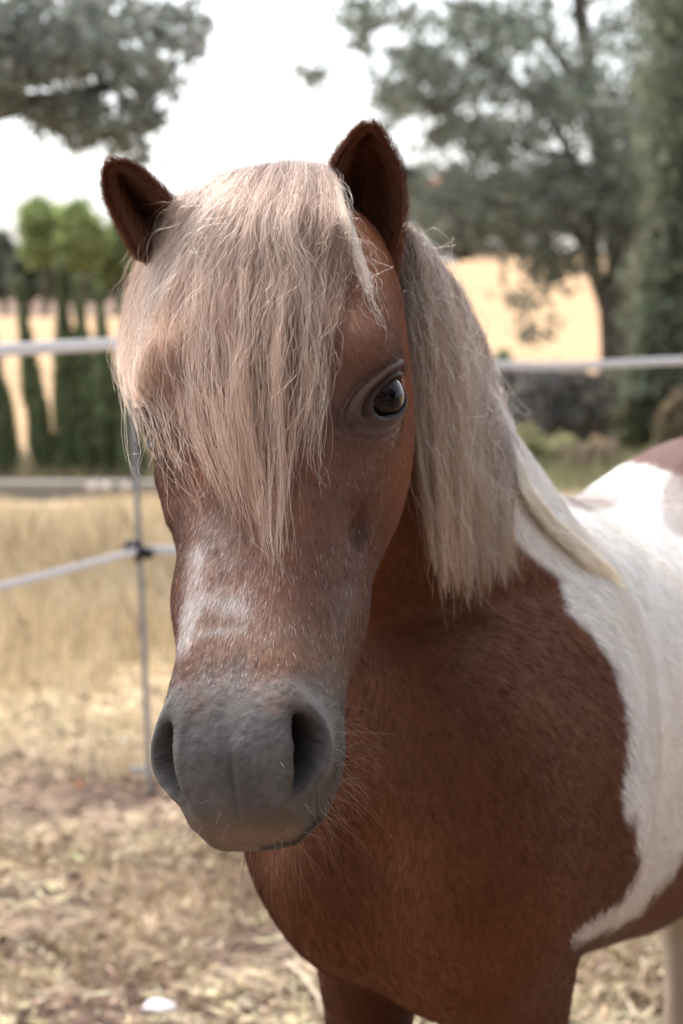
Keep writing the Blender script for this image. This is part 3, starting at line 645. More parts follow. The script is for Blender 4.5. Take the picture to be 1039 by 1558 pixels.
hairs_at('whiskers', sample(30, lipm & (FLc[:, 0] < -.03)), (-.2, 0, 0), .012, .03, .00007, (.5, .42, .36), .2)
for s in (1, -1):
    c, n, A, B = eye_frame(s); m = 70; a = np.linspace(-.015, .016, m) + rng.normal(0, .0005, m)
    b = .0126 * (1 - (np.abs(a) / .0215) ** 1.6).clip(0, 1) ** .55; root = c + a[:, None] * A + b[:, None] * B + np.sqrt(np.maximum((EYER + .0016) ** 2 - a ** 2 - b ** 2, 0))[:, None] * n
    t = np.linspace(0, 1, 7)[None, :, None]; ln = rng.uniform(.007, .013, m)[:, None, None]; d = n * .75 - B * .35 + A * (a * 18)[:, None] + rng.normal(0, .12, (m, 3))
    P = root[:, None] + d[:, None] * ln * t + (B * .35)[None, None] * ln * t ** 2
    strands('eyelashes', P, .00009 * np.linspace(1, .3, 7)[None] * np.ones((m, 1)), np.array([.10, .05, .035]) * rng.uniform(.5, 1.8, (m, 1)), coat_m, pony)
# ---- hooves
hoof_m = new_mat('hoof_horn', (.10, .08, .065), .6, .3)
for (x, y, k_) in [(*p, .03) for p in FL] + [(*p, 0) for p in HL]:
    R = np.array([ring_from(np.array([x - .005, y - .03 - .02 * (1 - t) if k_ else y - .02 * (1 - t), .004 + .072 * t]), np.array([1, 0, 0]), np.array([0, .046 - .012 * t, 0]), .043 - .011 * t, m=24, sq=2.2) for t in np.linspace(0, 1, 8)])
    Vv, Ff = loft(R); ho = mesh_obj('hoof', Vv, Ff, hoof_m); keep(ho, pony)
if DEV == 'clay':
    me.materials.clear(); me.materials.append(new_mat('clay', (.4, .3, .25)))
    print('verts', nv)
#@@BG
# ------------------------------------------------------------------ surroundings
def gpt(px, py, z=0.0):                                # ground point seen at a pixel
    d = unproj(px, py, 1.0) - CAM; t = (z - CAM[2]) / d[2]; return CAM + d * t
def hill(x, y):
    return sst(32, 112, y) * (.75 + 3.2 * sst(-9, 9, x)) + sst(125, 320, y) * 6
# ground sheet
gx = np.concatenate([-np.geomspace(900, 14, 26), np.linspace(-12, -2.6, 26), np.linspace(-2.5, 2.5, 150), np.linspace(2.6, 12, 26), np.geomspace(14, 900, 26)])
gy = np.concatenate([np.linspace(-60, 1.2, 12), np.linspace(1.5, 8, 230), np.linspace(8.1, 30, 110), np.geomspace(31, 1600, 90)])
GX, GY = np.meshgrid(gx, gy); P = np.stack([GX.ravel(), GY.ravel(), np.zeros(GX.size)], 1)
bump = (noise(P, 3.1, 51, 3) - .5) * .05 + (noise(P, 14, 52, 2) - .5) * .035 * (1 - sst(7, 12, P[:, 1]))
P[:, 2] = hill(P[:, 0], P[:, 1]) + bump * (1 - sst(30, 60, P[:, 1])) - .01
nx = len(gx); ny = len(gy); idx = np.arange(nx * ny).reshape(ny, nx)
Fq = np.stack([idx[:-1, :-1], idx[:-1, 1:], idx[1:, 1:], idx[1:, :-1]], -1).reshape(-1, 4)
gm_ = new_mat('dry_ground', rough=.95, spec=.1); a = N(gm_, 'ShaderNodeAttribute'); a.attribute_name = 'tint'
tc = N(gm_, 'ShaderNodeTexCoord'); nz = N(gm_, 'ShaderNodeTexNoise'); nz.inputs['Scale'].default_value = 9; nz.inputs['Detail'].default_value = 8; nz.inputs['Roughness'].default_value = .7
rp = N(gm_, 'ShaderNodeValToRGB'); rp.color_ramp.elements[0].position = .30; rp.color_ramp.elements[0].color = (.42, .40, .40, 1); rp.color_ramp.elements[1].position = .68; rp.color_ramp.elements[1].color = (1.35, 1.3, 1.2, 1)
mx = N(gm_, 'ShaderNodeMix'); mx.data_type = 'RGBA'; mx.blend_type = 'MULTIPLY'; mx.inputs[0].default_value = 1
LK(gm_, tc.outputs['Object'], nz.inputs['Vector']); LK(gm_, nz.outputs['Fac'], rp.inputs[0]); LK(gm_, a.outputs['Color'], mx.inputs[6]); LK(gm_, rp.outputs[0], mx.inputs[7]); LK(gm_, mx.outputs[2], bsdf(gm_).inputs['Base Color'])
bp = N(gm_, 'ShaderNodeBump'); bp.inputs['Strength'].default_value = .8; bp.inputs['Distance'].default_value = .02; LK(gm_, nz.outputs['Fac'], bp.inputs['Height']); LK(gm_, bp.outputs[0], bsdf(gm_).inputs['Normal'])
x_, y_ = P[:, 0], P[:, 1]; nn = noise(P, 1.2, 53, 3)
def C3(*c): return np.array(c)
gc = mixc(C3(.115, .080, .065) * np.ones((len(P), 3)), C3(.33, .25, .19), sst(.36, .62, noise(P, 5.5, 57, 3))[:, None]); gc = mixc(gc, C3(.54, .44, .30), (sst(4.6, 6.0, y_ + 1.5 * (nn - .5)))[:, None])
gc = mixc(gc, C3(.52, .46, .36), (np.exp(-((y_ - 11.0 - .5 * (nn - .5)) / .35) ** 2) * sst(-2.6, -1.4, x_))[:, None])
gc = mixc(gc, C3(.22, .19, .13), (sst(12.3, 12.6, y_) * (1 - sst(15.5, 17.5, y_)))[:, None])
gc = mixc(gc, C3(.47, .325, .20) * (.85 + .3 * noise(P, .12, 55, 2))[:, None], sst(15.5, 18, y_)[:, None])
gc = mixc(gc, C3(.34, .32, .18), (sst(1.5, 2.5, x_) * np.exp(-((y_ - 15) / 2.2) ** 2) * .8)[:, None])
gc = mixc(gc, C3(.24, .17, .13), sst(106, 116, y_ + 6 * (nn - .5))[:, None])
ground = bpy.data.meshes.new('ground'); ground.from_pydata(P.tolist(), [], Fq.tolist()); ground.polygons.foreach_set('use_smooth', [True] * len(Fq))
ca = ground.color_attributes.new('tint', 'FLOAT_COLOR', 'POINT'); c4 = np.ones((len(P), 4), np.float32); c4[:, :3] = gc; ca.data.foreach_set('color', c4.ravel())
ground.materials.append(gm_); go = bpy.data.objects.new('ground', ground); COL.objects.link(go); tag(go, kind='structure')

def leaf_material(name, trans=.5):
    m = bpy.data.materials.new(name); m.use_nodes = True; nt = m.node_tree; nt.nodes.clear(); o = nt.nodes.new('ShaderNodeOutputMaterial')
    a = nt.nodes.new('ShaderNodeAttribute'); a.attribute_name = 'tint'; d = nt.nodes.new('ShaderNodeBsdfDiffuse'); t = nt.nodes.new('ShaderNodeBsdfTranslucent'); x = nt.nodes.new('ShaderNodeMixShader'); x.inputs[0].default_value = trans
    nt.links.new(a.outputs['Color'], d.inputs['Color']); nt.links.new(a.outputs['Color'], t.inputs['Color']); nt.links.new(d.outputs[0], x.inputs[1]); nt.links.new(t.outputs[0], x.inputs[2]); nt.links.new(x.outputs[0], o.inputs[0]); return m
leaf_m = leaf_material('leaf'); straw_m = leaf_material('straw', .2)
def leaf_quads(C, size, stretch=1.6, flat=None, r=rng):           # diamonds about centres C
    n = len(C); a = r.normal(0, 1, (n, 3)); 
    if flat is not None: a = a * np.asarray(flat)
    a /= np.linalg.norm(a, axis=1, keepdims=True); b = np.cross(a, r.normal(0, 1, (n, 3))); b /= np.linalg.norm(b, axis=1, keepdims=True)
    s = (size * r.uniform(.6, 1.35, n))[:, None]
    return np.stack([C - a * s * stretch / 2, C + b * s / 2 * .8, C + a * s * stretch / 2, C - b * s / 2 * .8], 1).reshape(-1, 3)
def leaf_tint(C, base, var=.35, big=1.0, seed=1, hue=.1):
    n = len(C); c = np.asarray(base) * (1 + var * (rng.random((n, 1)) - .5) * 2) * (.65 + .7 * noise(C, big, seed, 2)[:, None]) * (1 + hue * rng.normal(0, 1, (n, 3)) * .5)
    return np.clip(np.repeat(c, 4, 0), 0.003, 1)
bark_m = new_mat('bark', (.10, .085, .07), .95, .1)
nz = N(bark_m, 'ShaderNodeTexNoise'); nz.inputs['Scale'].default_value = 14; nz.inputs['Detail'].default_value = 8; rp = N(bark_m, 'ShaderNodeValToRGB')
rp.color_ramp.elements[0].color = (.045, .038, .032, 1); rp.color_ramp.elements[1].color = (.17, .15, .125, 1); LK(bark_m, nz.outputs['Fac'], rp.inputs[0]); LK(bark_m, rp.outputs[0], bsdf(bark_m).inputs['Base Color'])
bp = N(bark_m, 'ShaderNodeBump'); bp.inputs['Distance'].default_value = .02; LK(bark_m, nz.outputs['Fac'], bp.inputs['Height']); LK(bark_m, bp.outputs[0], bsdf(bark_m).inputs['Normal'])
def limb(pts, r0, r1, name='branch', parent=None, wob=.3):
    pts = np.asarray(pts, float); P = crom(pts, 24) if len(pts) > 2 else pts[0] + (pts[-1] - pts[0]) * np.linspace(0, 1, 24)[:, None]
    P = P + (np.stack([noise(P, 2.2, 61), noise(P, 2.2, 62), noise(P, 2.2, 63)], 1) - .5) * wob * r0 * 2 * np.linspace(0, 1, 24)[:, None]; R = []
    for i in range(24):
        tn = P[min(i + 1, 23)] - P[max(i - 1, 0)]; tn /= np.linalg.norm(tn); a = np.cross(tn, [.3, 1, .2]); a /= np.linalg.norm(a); b = np.cross(tn, a); rr = r0 + (r1 - r0) * i / 23
        t = np.arange(9) * 2 * math.pi / 9; R.append(P[i] + rr * (1 + .12 * np.sin(3 * t + i * .3))[:, None] * (np.cos(t)[:, None] * a + np.sin(t)[:, None] * b))
    V_, F_ = loft(np.array(R)); o = mesh_obj(name, V_, F_, bark_m); 
    if parent is not None: keep(o, parent)
    return o
def clump_points(cent, per, rad, r=rng):
    cent = np.repeat(cent, per, 0); return cent + r.normal(0, 1, cent.shape) * rad * np.array([1, 1, .7])
def px_clumps(blobs, r=rng):                            # (px, py, rx, ry, distance, depth spread, count)
    out = []
    for px, py, rx, ry, d, dd, n in blobs:
        a = r.random(n) * 2 * math.pi; q = np.sqrt(r.random(n)); out.append(unproj(px + q * np.cos(a) * rx, py + q * np.sin(a) * ry, d + r.uniform(-dd, dd, n)))
    return np.concatenate(out)
# ---- big grey-green tree on the right
D = 18.5
t = empty('holm_oak', tuple(gpt(938, 668))); tag(t, 'large grey-green oak with forked trunk, spreading behind the pony on the right', 'tree')
B0 = gpt(940, 668)
keep_ = lambda *a: None
limb([B0 - [0, 0, .2], unproj(936, 600, D), unproj(932, 520, D), unproj(934, 440, D)], .16, .12, 'trunk', t)
limb([unproj(934, 470, D), unproj(945, 380, D), unproj(930, 270, D + .2), unproj(900, 160, D + .3), unproj(886, 60, D + .3), unproj(880, -80, D)], .13, .07, 'branch', t)
limb([unproj(934, 500, D), unproj(912, 430, D), unproj(880, 360, D - .3), unproj(820, 325, D - .5), unproj(730, 300, D - .6)], .09, .03, 'branch', t)
limb([unproj(905, 415, D), unproj(898, 330, D), unproj(860, 220, D), unproj(800, 140, D - .3), unproj(720, 80, D - .4)], .06, .02, 'branch', t)
limb([unproj(905, 180, D + .3), unproj(830, 60, D), unproj(740, 20, D - .5), unproj(610, -20, D - 1)], .06, .015, 'branch', t)
limb([unproj(930, 280, D), unproj(985, 160, D), unproj(1020, 40, D)], .06, .02, 'branch', t)
limb([unproj(860, 240, D), unproj(760, 210, D), unproj(650, 150, D), unproj(580, 130, D)], .035, .008, 'branch', t)
limb([unproj(640, 10, D - .9), unproj(560, 50, D - .6), unproj(515, 90, D - .3), unproj(472, 118, D)], .02, .005, 'branch', t)
limb([unproj(885, 365, D - .3), unproj(850, 420, D - .5), unproj(815, 450, D - .6)], .02, .005, 'branch', t)
bl = [(900,60,150,110,D,1.4,70),(780,90,120,80,D,1.2,48),(690,120,90,60,D,1,42),(640,140,70,28,D,.8,24),(860,210,160,90,D,1.4,75),(740,220,100,50,D,1,26),(880,310,150,60,D,1.3,60),(760,320,130,45,D,1,36),
      (690,310,80,55,D,1,34),(980,180,90,180,D,1.2,90),(960,360,60,70,D,1,40),(660,40,60,30,D,.8,9),(540,30,40,30,D,.6,9),(585,15,30,20,D,.6,5),(610,160,26,14,D,.5,5),(660,95,36,22,D,.6,7),(590,185,14,10,D,.4,2),(700,20,50,24,D,.6,8),(475,115,22,12,D,.5,4),(560,60,22,60,D,.5,6),(625,90,25,20,D,.5,5),(800,440,50,50,D - .5,.4,10),(830,505,25,20,D-.5,.3,3),(850,400,60,22,D-.5,.4,12),(780,370,60,22,D,.5,14),(700,200,60,20,D,.5,9),(740,30,70,30,D,.6,18)]
cp = clump_points(px_clumps([(a0, a1, a2, a3, a4, a5, int(a6 * 1.35)) for a0, a1, a2, a3, a4, a5, a6 in bl]), 17, .085); quads_obj('crown', leaf_quads(cp, .064), len(cp), 4, leaf_m, None, leaf_tint(cp, (.21, .232, .195), .45, 1.3, 71)); keep(bpy.context.scene.objects['crown'], t)
# ---- tree against the right edge
t2 = empty('cypress_tree', tuple(gpt(1012, 672))); tag(t2, 'dark tall evergreen filling the right edge beside the oak', 'tree'); D2 = 16.5
limb([gpt(1012, 672), unproj(1012, 500, D2), unproj(1020, 250, D2), unproj(1025, 20, D2)], .10, .05, 'trunk', t2)
cp = clump_points(px_clumps([(1030,560,62,95,D2,.35,130),(1035,420,66,110,D2,.4,150),(1038,260,52,150,D2,.4,150),(1042,60,58,150,D2,.4,150),(990,600,36,50,D2,.3,20),(985,480,30,50,D2,.3,12)]), 26, .09)
zz = cp[:, 2:3]; o = quads_obj('crown', leaf_quads(cp, .05, 2.4, (.5, .5, 1.4)), len(cp), 4, leaf_m, None, leaf_tint(cp, (.22, .24, .175), .45, 1.5, 72)); keep(o, t2)
# ---- branches of the tree overhead on the left
D3 = 9.0; t3 = empty('holm_oak', (-3.4, 9.4, 0)); tag(t3, 'overhanging grey-green oak branches at the top left against white sky', 'tree')
limb([(-3.4, 9.4, -.1), (-3.35, 9.35, 1.2), (-3.1, 9.3, 2.4), (-2.6, 9.2, 3.2)], .22, .14, 'trunk', t3)
limb([(-3.1, 9.3, 2.3), unproj(-60, 150, D3), unproj(60, 150, D3), unproj(180, 130, D3)], .07, .02, 'branch', t3)
limb([(-2.8, 9.25, 2.9), unproj(-20, 40, D3), unproj(120, 40, D3), unproj(250, 50, D3)], .06, .015, 'branch', t3)
limb([unproj(-40, 190, D3), unproj(40, 170, D3), unproj(100, 185, D3), unproj(180, 215, D3)], .025, .006, 'branch', t3)
limb([unproj(90, 60, D3), unproj(190, 110, D3), unproj(215, 190, D3)], .02, .005, 'branch', t3)
bl = [(60,40,110,60,D3,.7,70),(170,50,90,60,D3,.6,46),(60,105,90,28,D3,.6,45),(170,110,70,36,D3,.5,34),(265,40,42,40,D3,.4,17),(290,80,18,16,D3,.2,5),(215,160,30,40,D3,.3,12),(160,185,50,26,D3,.3,14),(60,165,70,14,D3,.3,16),(195,215,22,16,D3,.2,7),(115,165,40,16,D3,.3,8),(0,60,60,90,D3,.5,60),(-100,60,80,130,D3,.8,90),(120,205,22,10,D3,.2,4),(135,215,26,10,D3,.2,4),(235,190,14,22,D3,.2,5),(85,190,40,12,D3,.2,6),(250,120,26,22,D3,.3,8),(30,150,40,12,D3,.3,8),(205,232,10,8,D3,.1,2),(90,-60,200,60,D3,.8,80)]
cp = clump_points(px_clumps([(a0, a1, a2, a3, a4, a5, int(a6 * 1.5)) for a0, a1, a2, a3, a4, a5, a6 in bl]), 12, .040); o = quads_obj('crown', leaf_quads(cp, .037), len(cp), 4, leaf_m, None, leaf_tint(cp, (.24, .26, .235), .45, 2, 73)); keep(o, t3)
# ---- young cypresses in a row on the left
CY = [((-14, 500), (14, 735), 46, 'leftmost slim young cypress, cut by the left edge, behind the white fence tape'), ((26, 428), (72, 735), 40, 'slim leaning cypress standing alone between two gaps of golden field'),
      ((92, 398), (108, 735), 50, 'tallest dark cypress, first of the close clump left of the pony'), ((118, 425), (138, 735), 52, 'middle cypress of the close clump left of the pony'),
      ((150, 440), (172, 737), 50, 'dark cypress of the close clump, last before the pony forelock'), ((190, 452), (205, 740), 48, 'cypress half hidden behind the shaggy forelock'), ((236, 440), (245, 742), 50, 'cypress wholly behind the pony forehead')][:6]
for i, (tp_, bt_, wpx, lab) in enumerate(CY):
    g = gpt(*bt_); d = proj(g)[2]; top = unproj(*tp_, d); tr = empty('cypress_tree', tuple(g)); tag(tr, lab, 'tree', 'young cypresses in a row on the left')
    limb([g - [0, 0, .1], g * .5 + top * .5, top], .03, .008, 'trunk', tr, 0)
    n = 5200; v = rng.random(n) ** 1.1; w = wpx / 3000 * d * .5 * (np.sin(np.clip(v * 1.02 + .10, 0, 1) * math.pi) ** .7 * (1.15 - .75 * v)); a = rng.random(n) * 2 * math.pi; q = np.sqrt(rng.random(n))
    cp = g + (top - g) * v[:, None] + np.stack([np.cos(a) * q * w, np.sin(a) * q * w, 0 * a], 1) * (.75 + .5 * noise(np.stack([a * 1, v * 9, a * 0 + i * 7.3], 1), 1, 3))[:, None]
    o = quads_obj('crown', leaf_quads(cp, .030, 3.0, (.4, .4, 1.6)), n, 4, leaf_m, None, leaf_tint(cp, (.20, .24, .13), .4, 3, 74 + i)); keep(o, tr)
# ---- far trees beyond the golden field
def far_tree(name, px, top, bot, w, d, base, lab, n=4500, size=.28, trunk=True, grp=None, crown_bot=None):
    x = (px - 519.5) / FPX * d; gz = float(hill(np.array([x]), np.array([d]))[0]); g = np.array([x, d, gz]); tr = empty(name, tuple(g)); tag(tr, lab, 'tree', grp)
    zt = unproj(px, top, d)[2]; zb = unproj(px, crown_bot or bot, d)[2]; W_ = w / FPX * d / 2; zb = max(zb, gz + .2); h = zt - zb
    limb([g - [0, 0, .3], g + [.1, 0, (zb - gz) * .6], g + [0, 0, zb - gz + h * .4]], .25, .12, 'trunk', tr, .2)
    nc = 60; u = rng.normal(0, 1, (nc, 3)); u /= np.linalg.norm(u, axis=1, keepdims=True); c = g + [0, 0, zb - gz + h * .5] + u * np.array([W_ * .78, W_ * .78, h * .40]) * rng.uniform(.55, 1, (nc, 1))
    cp = clump_points(c, n // nc, min(W_, h) * .17); o = quads_obj('crown', leaf_quads(cp, size), len(cp), 4, leaf_m, None, leaf_tint(cp, base, .35, .5, int(px) % 97)); keep(o, tr)
G1, G2 = 'round green pines beyond the field', 'grey-green trees on the far hillside'
for args in [('stone_pine', 70, 292, 478, 92, 112, (.28,.34,.15), 'round bright green pine left of the near cypresses tips', G1, 400), ('stone_pine', 126, 298, 478, 88, 110, (.26,.32,.14), 'second round green pine just right of the first, above the cypress clump', G1, 410),
             ('stone_pine', 178, 318, 478, 80, 114, (.24,.30,.14), 'green pine half behind the pony right ear and forelock edge', G1, 430), ('stone_pine', 284, 284, 478, 70, 116, (.26,.32,.15), 'green pine top showing between the left ear and the forelock', G1, 420)]:
    far_tree(args[0], args[1], args[2], args[3], args[4], args[5], args[6], args[7], grp=args[8], crown_bot=args[9] + 18)
for i, (px, top, w, d, lab) in enumerate([(8,338,70,128,'grey-green tree at the far left edge behind the round pines'),(45,372,66,124,'low grey-green tree under the first round pine'),(100,368,74,122,'low dull green tree below the gap of the two pines'),(150,372,74,120,'low dull green tree under the right pine'),
        (205,385,70,122,'dull green tree behind the forelock edge')]):
    far_tree('oak_tree', px, top, 478, w, d, (.17,.19,.14), lab, grp=G2, crown_bot=468)
for i, (px, top, bot, w, d, lab) in enumerate([(622,232,400,70,118,'dark green tree just right of the upright ear'),(668,262,395,70,126,'grey-green tree left of the small white house'),(715,250,385,80,120,'grey-green tree right of the small white house'),(770,246,380,90,122,'far tree behind the hanging oak twigs'),
        (835,240,375,90,125,'far tree behind the middle of the oak crown'),(900,235,372,90,121,'far tree behind the oak stem'),(965,232,370,90,124,'far tree between oak and dark evergreen'),(1030,230,370,90,120,'far tree behind the right edge evergreen'),
        (640,335,402,60,108,'low dark bush beside the pony mane at the top of the field'),(700,348,396,70,110,'low brownish bush at the top edge of the golden field'),(590,300,400,60,112,'tree hidden behind the upright ear')][:-1]):
    far_tree('oak_tree', px, top, bot, w, d, (.17,.195,.165) if i not in (9,) else (.20,.165,.14), lab, grp=G2, n=5200)
# ---- small white house among the far trees
hx = (682 - 519.5) / FPX * 116; hy = 116.; hz = float(hill(np.array([hx]), np.array([hy]))[0]); house = empty('house', (hx, hy, hz)); tag(house, 'tiny white house with red tiled roof among the far trees', 'house')
def box(name, x0, x1, y0, y1, z0, z1, mat, parent):
    V_ = [(x, y, z) for x in (x0, x1) for y in (y0, y1) for z in (z0, z1)]; F_ = [(0,1,3,2),(4,6,7,5),(0,4,5,1),(2,3,7,6),(0,2,6,4),(1,5,7,3)]
    o = mesh_obj(name, V_, F_, mat, smooth=False); keep(o, parent); return o
zt = unproj(682, 286, hy)[2]; ww_ = new_mat('white_wall', (.78, .76, .72), .9); rt_ = new_mat('roof_tile', (.42, .15, .09), .9)
box('wall', hx - .75, hx + .55, hy, hy + 3, hz, zt, ww_, house); box('window', hx - .30, hx + .05, hy - .03, hy - .002, zt - .62, zt - .22, new_mat('window_glass', (.05, .06, .07), .2), house)
V_ = [(hx-1.0,hy-.3,zt+.003),(hx+.8,hy-.3,zt+.003),(hx+.8,hy+3.3,zt+.003),(hx-1.0,hy+3.3,zt+.003),(hx-1.0,hy+1.5,zt+.62),(hx+.8,hy+1.5,zt+.62)]
o = mesh_obj('roof', V_, [(0,1,5,4),(3,4,5,2),(0,4,3),(1,2,5),(0,3,2,1)], rt_, smooth=False); keep(o, house)
# ---- dry brush and shrubs on the right below the tape
def shrub(name, px, py, wpx, hpx, base, lab, n=4200, size=.05, grp=None, stretch=2.2):
    g = gpt(px, py); d = proj(g)[2]; s = empty(name, tuple(g)); tag(s, lab, 'shrub', grp); W_ = wpx / FPX * d / 2; H_ = hpx / FPX * d
    nc = 45; a = rng.random(nc) * 6.28; q = np.sqrt(rng.random(nc)); zf = rng.random(nc) ** .8; c = g + np.stack([np.cos(a) * q * W_ * (1 - .4 * zf), np.sin(a) * q * W_ * .7, zf * H_ * (1 - .35 * q)], 1)
    cp = clump_points(c, n // nc, min(W_, H_) * .17); cp[:, 2] = np.maximum(cp[:, 2], .01); o = quads_obj('foliage', leaf_quads(cp, size, stretch, (.7, .7, 1.3)), len(cp), 4, leaf_m, None, leaf_tint(cp, base, .4, 3, int(px) % 89)); keep(o, s)
    for k in range(5): limb([g, c[k] * .5 + g * .5 + [0, 0, .02], c[k]], .012, .004, 'stem', s, .1)
SG = 'dry shrubs below the right fence tape'
for px, py, w, h, b, lab in [(775,665,110,125,(.34,.32,.29),'grey dry brush nearest the pony mane'),(825,672,120,122,(.33,.32,.30),'grey dry brush under the tape, second from the mane'),(880,670,120,118,(.30,.28,.24),'grey-brown brush left of the oak trunk'),
        (975,690,80,120,(.13,.135,.085),'dull olive brush right of the oak trunk'),(1035,700,70,110,(.26,.21,.14),'straw coloured brush at the right edge'),(800,718,70,62,(.32,.31,.17),'low yellow-green bush above the pony back'),(850,712,70,45,(.34,.32,.19),'lower yellow-green tuft beside the yellow-green bush'),(905,722,80,48,(.30,.24,.17),'tan dry tuft behind the pony croup'),(765,553,50,34,(.22,.27,.17),'pale green bush at the tape where the mane ends')]:
    shrub('shrub', px, py if py > 600 else 640, w, h if py > 600 else 120, b, lab, grp=SG)
# ---- low kerb wall and stones behind the dry grass
kerb_m = new_mat('kerb_concrete', (.2, .18, .16), .95, .1)
nz = N(kerb_m, 'ShaderNodeTexNoise'); nz.inputs['Scale'].default_value = 6; rp = N(kerb_m, 'ShaderNodeValToRGB'); rp.color_ramp.elements[0].color = (.20, .18, .165, 1); rp.color_ramp.elements[1].color = (.30, .275, .25, 1); LK(kerb_m, nz.outputs['Fac'], rp.inputs[0]); LK(kerb_m, rp.outputs[0], bsdf(kerb_m).inputs['Base Color'])
kw = empty('low_wall', (-2, 12.6, 0)); tag(kw, 'low grey concrete kerb wall running behind the dry grass', 'wall')
for k in range(-14, 1): box('block', k * .9 - .44, k * .9 + .44, 12.5, 12.72, -.12, .085 + .012 * rng.random(), kerb_m, kw)
stone_m = new_mat('pale_stone', (.62, .56, .52), .9, .1)
def stone(px, py, w, lab, mat=stone_m, z=0, grp=None, flat=.6, nm='stone'):
    g = gpt(px, py, z); d = proj(g)[2]; r_ = w / FPX * d / 2; b_ = bmesh.new(); bmesh.ops.create_icosphere(b_, subdivisions=2, radius=r_); sd_ = rng.random() * 50
    for v in b_.verts:
        f = .7 + .6 * float(noise(np.array([[v.co.x / r_ + sd_, v.co.y / r_, v.co.z / r_]]), 1.3, 5)[0]); v.co = Vector((v.co.x * f, v.co.y * f, v.co.z * f * flat))
    m_ = bpy.data.meshes.new(nm); b_.to_mesh(m_); b_.free(); m_.materials.append(mat); o = bpy.data.objects.new(nm, m_); COL.objects.link(o); o.location = g + np.array([0, 0, r_ * flat * .4]); tag(o, lab, 'stone', grp); return o
for i, (px, w, lab) in enumerate([(140,15,'small pinkish pale stone on the kerb, leftmost of three'),(160,17,'pale stone on the kerb, middle of three'),(192,15,'pale stone on the kerb, nearest the pony face')]):
    stone(px, 742, w, lab, z=.09, grp='pale stones along the kerb')
stone(243, 1535, 50, 'flat white stone on the litter at the bottom left', new_mat('white_stone', (.72, .66, .66), .8), flat=.35)
# ---- fence: plastic post, white tapes, black insulator
post_m = new_mat('post_plastic', (.26, .26, .27), .5); tape_m = new_mat('fence_tape', (.74, .73, .76), .6); blk_m = new_mat('black_plastic', (.012, .012, .014), .45)
wv = N(tape_m, 'ShaderNodeTexWave'); wv.inputs['Scale'].default_value = 60; rp = N(tape_m, 'ShaderNodeValToRGB'); rp.color_ramp.elements[0].color = (.55, .54, .56, 1); rp.color_ramp.elements[1].color = (.80, .79, .82, 1); LK(tape_m, wv.outputs['Fac'], rp.inputs[0]); LK(tape_m, rp.outputs[0], bsdf(tape_m).inputs['Base Color'])
fb = gpt(229, 1205); fb_d = proj(fb)[2]; fence = empty('electric_fence', tuple(fb)); tag(fence, 'temporary paddock fence of grey plastic post and two white tapes behind the pony', 'fence')
def rod(name, pts, r0, mat, parent, m=10, sx=1, sy=1):
    P_ = np.asarray(pts, float); R = []
    for i in range(len(P_)):
        tn = P_[min(i + 1, len(P_) - 1)] - P_[max(i - 1, 0)]; tn /= np.linalg.norm(tn); a = np.cross(tn, [0, 0, 1]) if abs(tn[2]) < .8 else np.cross(tn, [0, 1, 0]); a /= np.linalg.norm(a); b = np.cross(tn, a)
        t_ = np.arange(m) * 2 * math.pi / m; R.append(P_[i] + r0 * (sx * np.cos(t_)[:, None] * a + sy * np.sin(t_)[:, None] * b))
    V_, F_ = loft(np.array(R)); o = mesh_obj(name, V_, F_, mat); keep(o, parent); return o
def fpost(base, lean=-.035):
    base = np.asarray(base); pts = [base + [lean * z, 0, z] for z in np.linspace(-.05, 1.12, 12)]; rod('fence_post', pts, .0075, post_m, fence)
    rod('spike', [base + [0, 0, -.12], base + [0, 0, .04]], .005, post_m, fence)
    q = base + [-.05, 0, .05]; box('foot_tread', q[0], q[0] + .045, q[1] - .008, q[1] + .008, q[2], q[2] + .012, post_m, fence)
    for z in (.61, 1.08):
        p = base + [lean * z, -.012, z]; rod('insulator', [p + [-.030, -.012, .014], p + [-.01, -.016, .012], p + [.012, -.016, -.006], p + [.034, -.010, -.010]], .013, blk_m if z < 1 else post_m, fence, 12, 1, 1.1)
        rod('insulator_clip', [p + [0, -.01, -.028], p + [0, -.012, 0], p + [0, -.01, .028]], .010, blk_m if z < 1 else post_m, fence)
fpost(fb); nb = np.array([2.05, 5.55, 0]); fpost(nb)
la = fb + [-.021, -.03, 0]
def tape(pts, wd, name='tape'):
    P_ = crom(pts, 60); rod(name, P_, wd / 2, tape_m, fence, 8, .12, 1)
dl = unproj(0, 893, 4.2) - (la + [0, 0, .61]); dl = dl / np.linalg.norm(dl)
tape([la + [0, 0, .61] + dl * 2.0 + [0, 0, .01], la + [0, 0, .61] + dl * .7, la + [0, 0, .61]], .018)
tape([la + [0, 0, .61], (la + nb) / 2 + [0, 0, .58], nb + [0, -.03, .60]], .024)
tl = unproj(0, 533, 4.2); p0 = la + [-.02, 0, 1.085]; p0[2] = unproj(200, 522, proj(p0)[2])[2]
tape([p0 + (tl - p0) * 2.6, tl, p0], .029); tape([p0, unproj(770, 556, 5.3), unproj(1039, 549, 5.5), nb + [.02, -.03, 1.09]], .023)
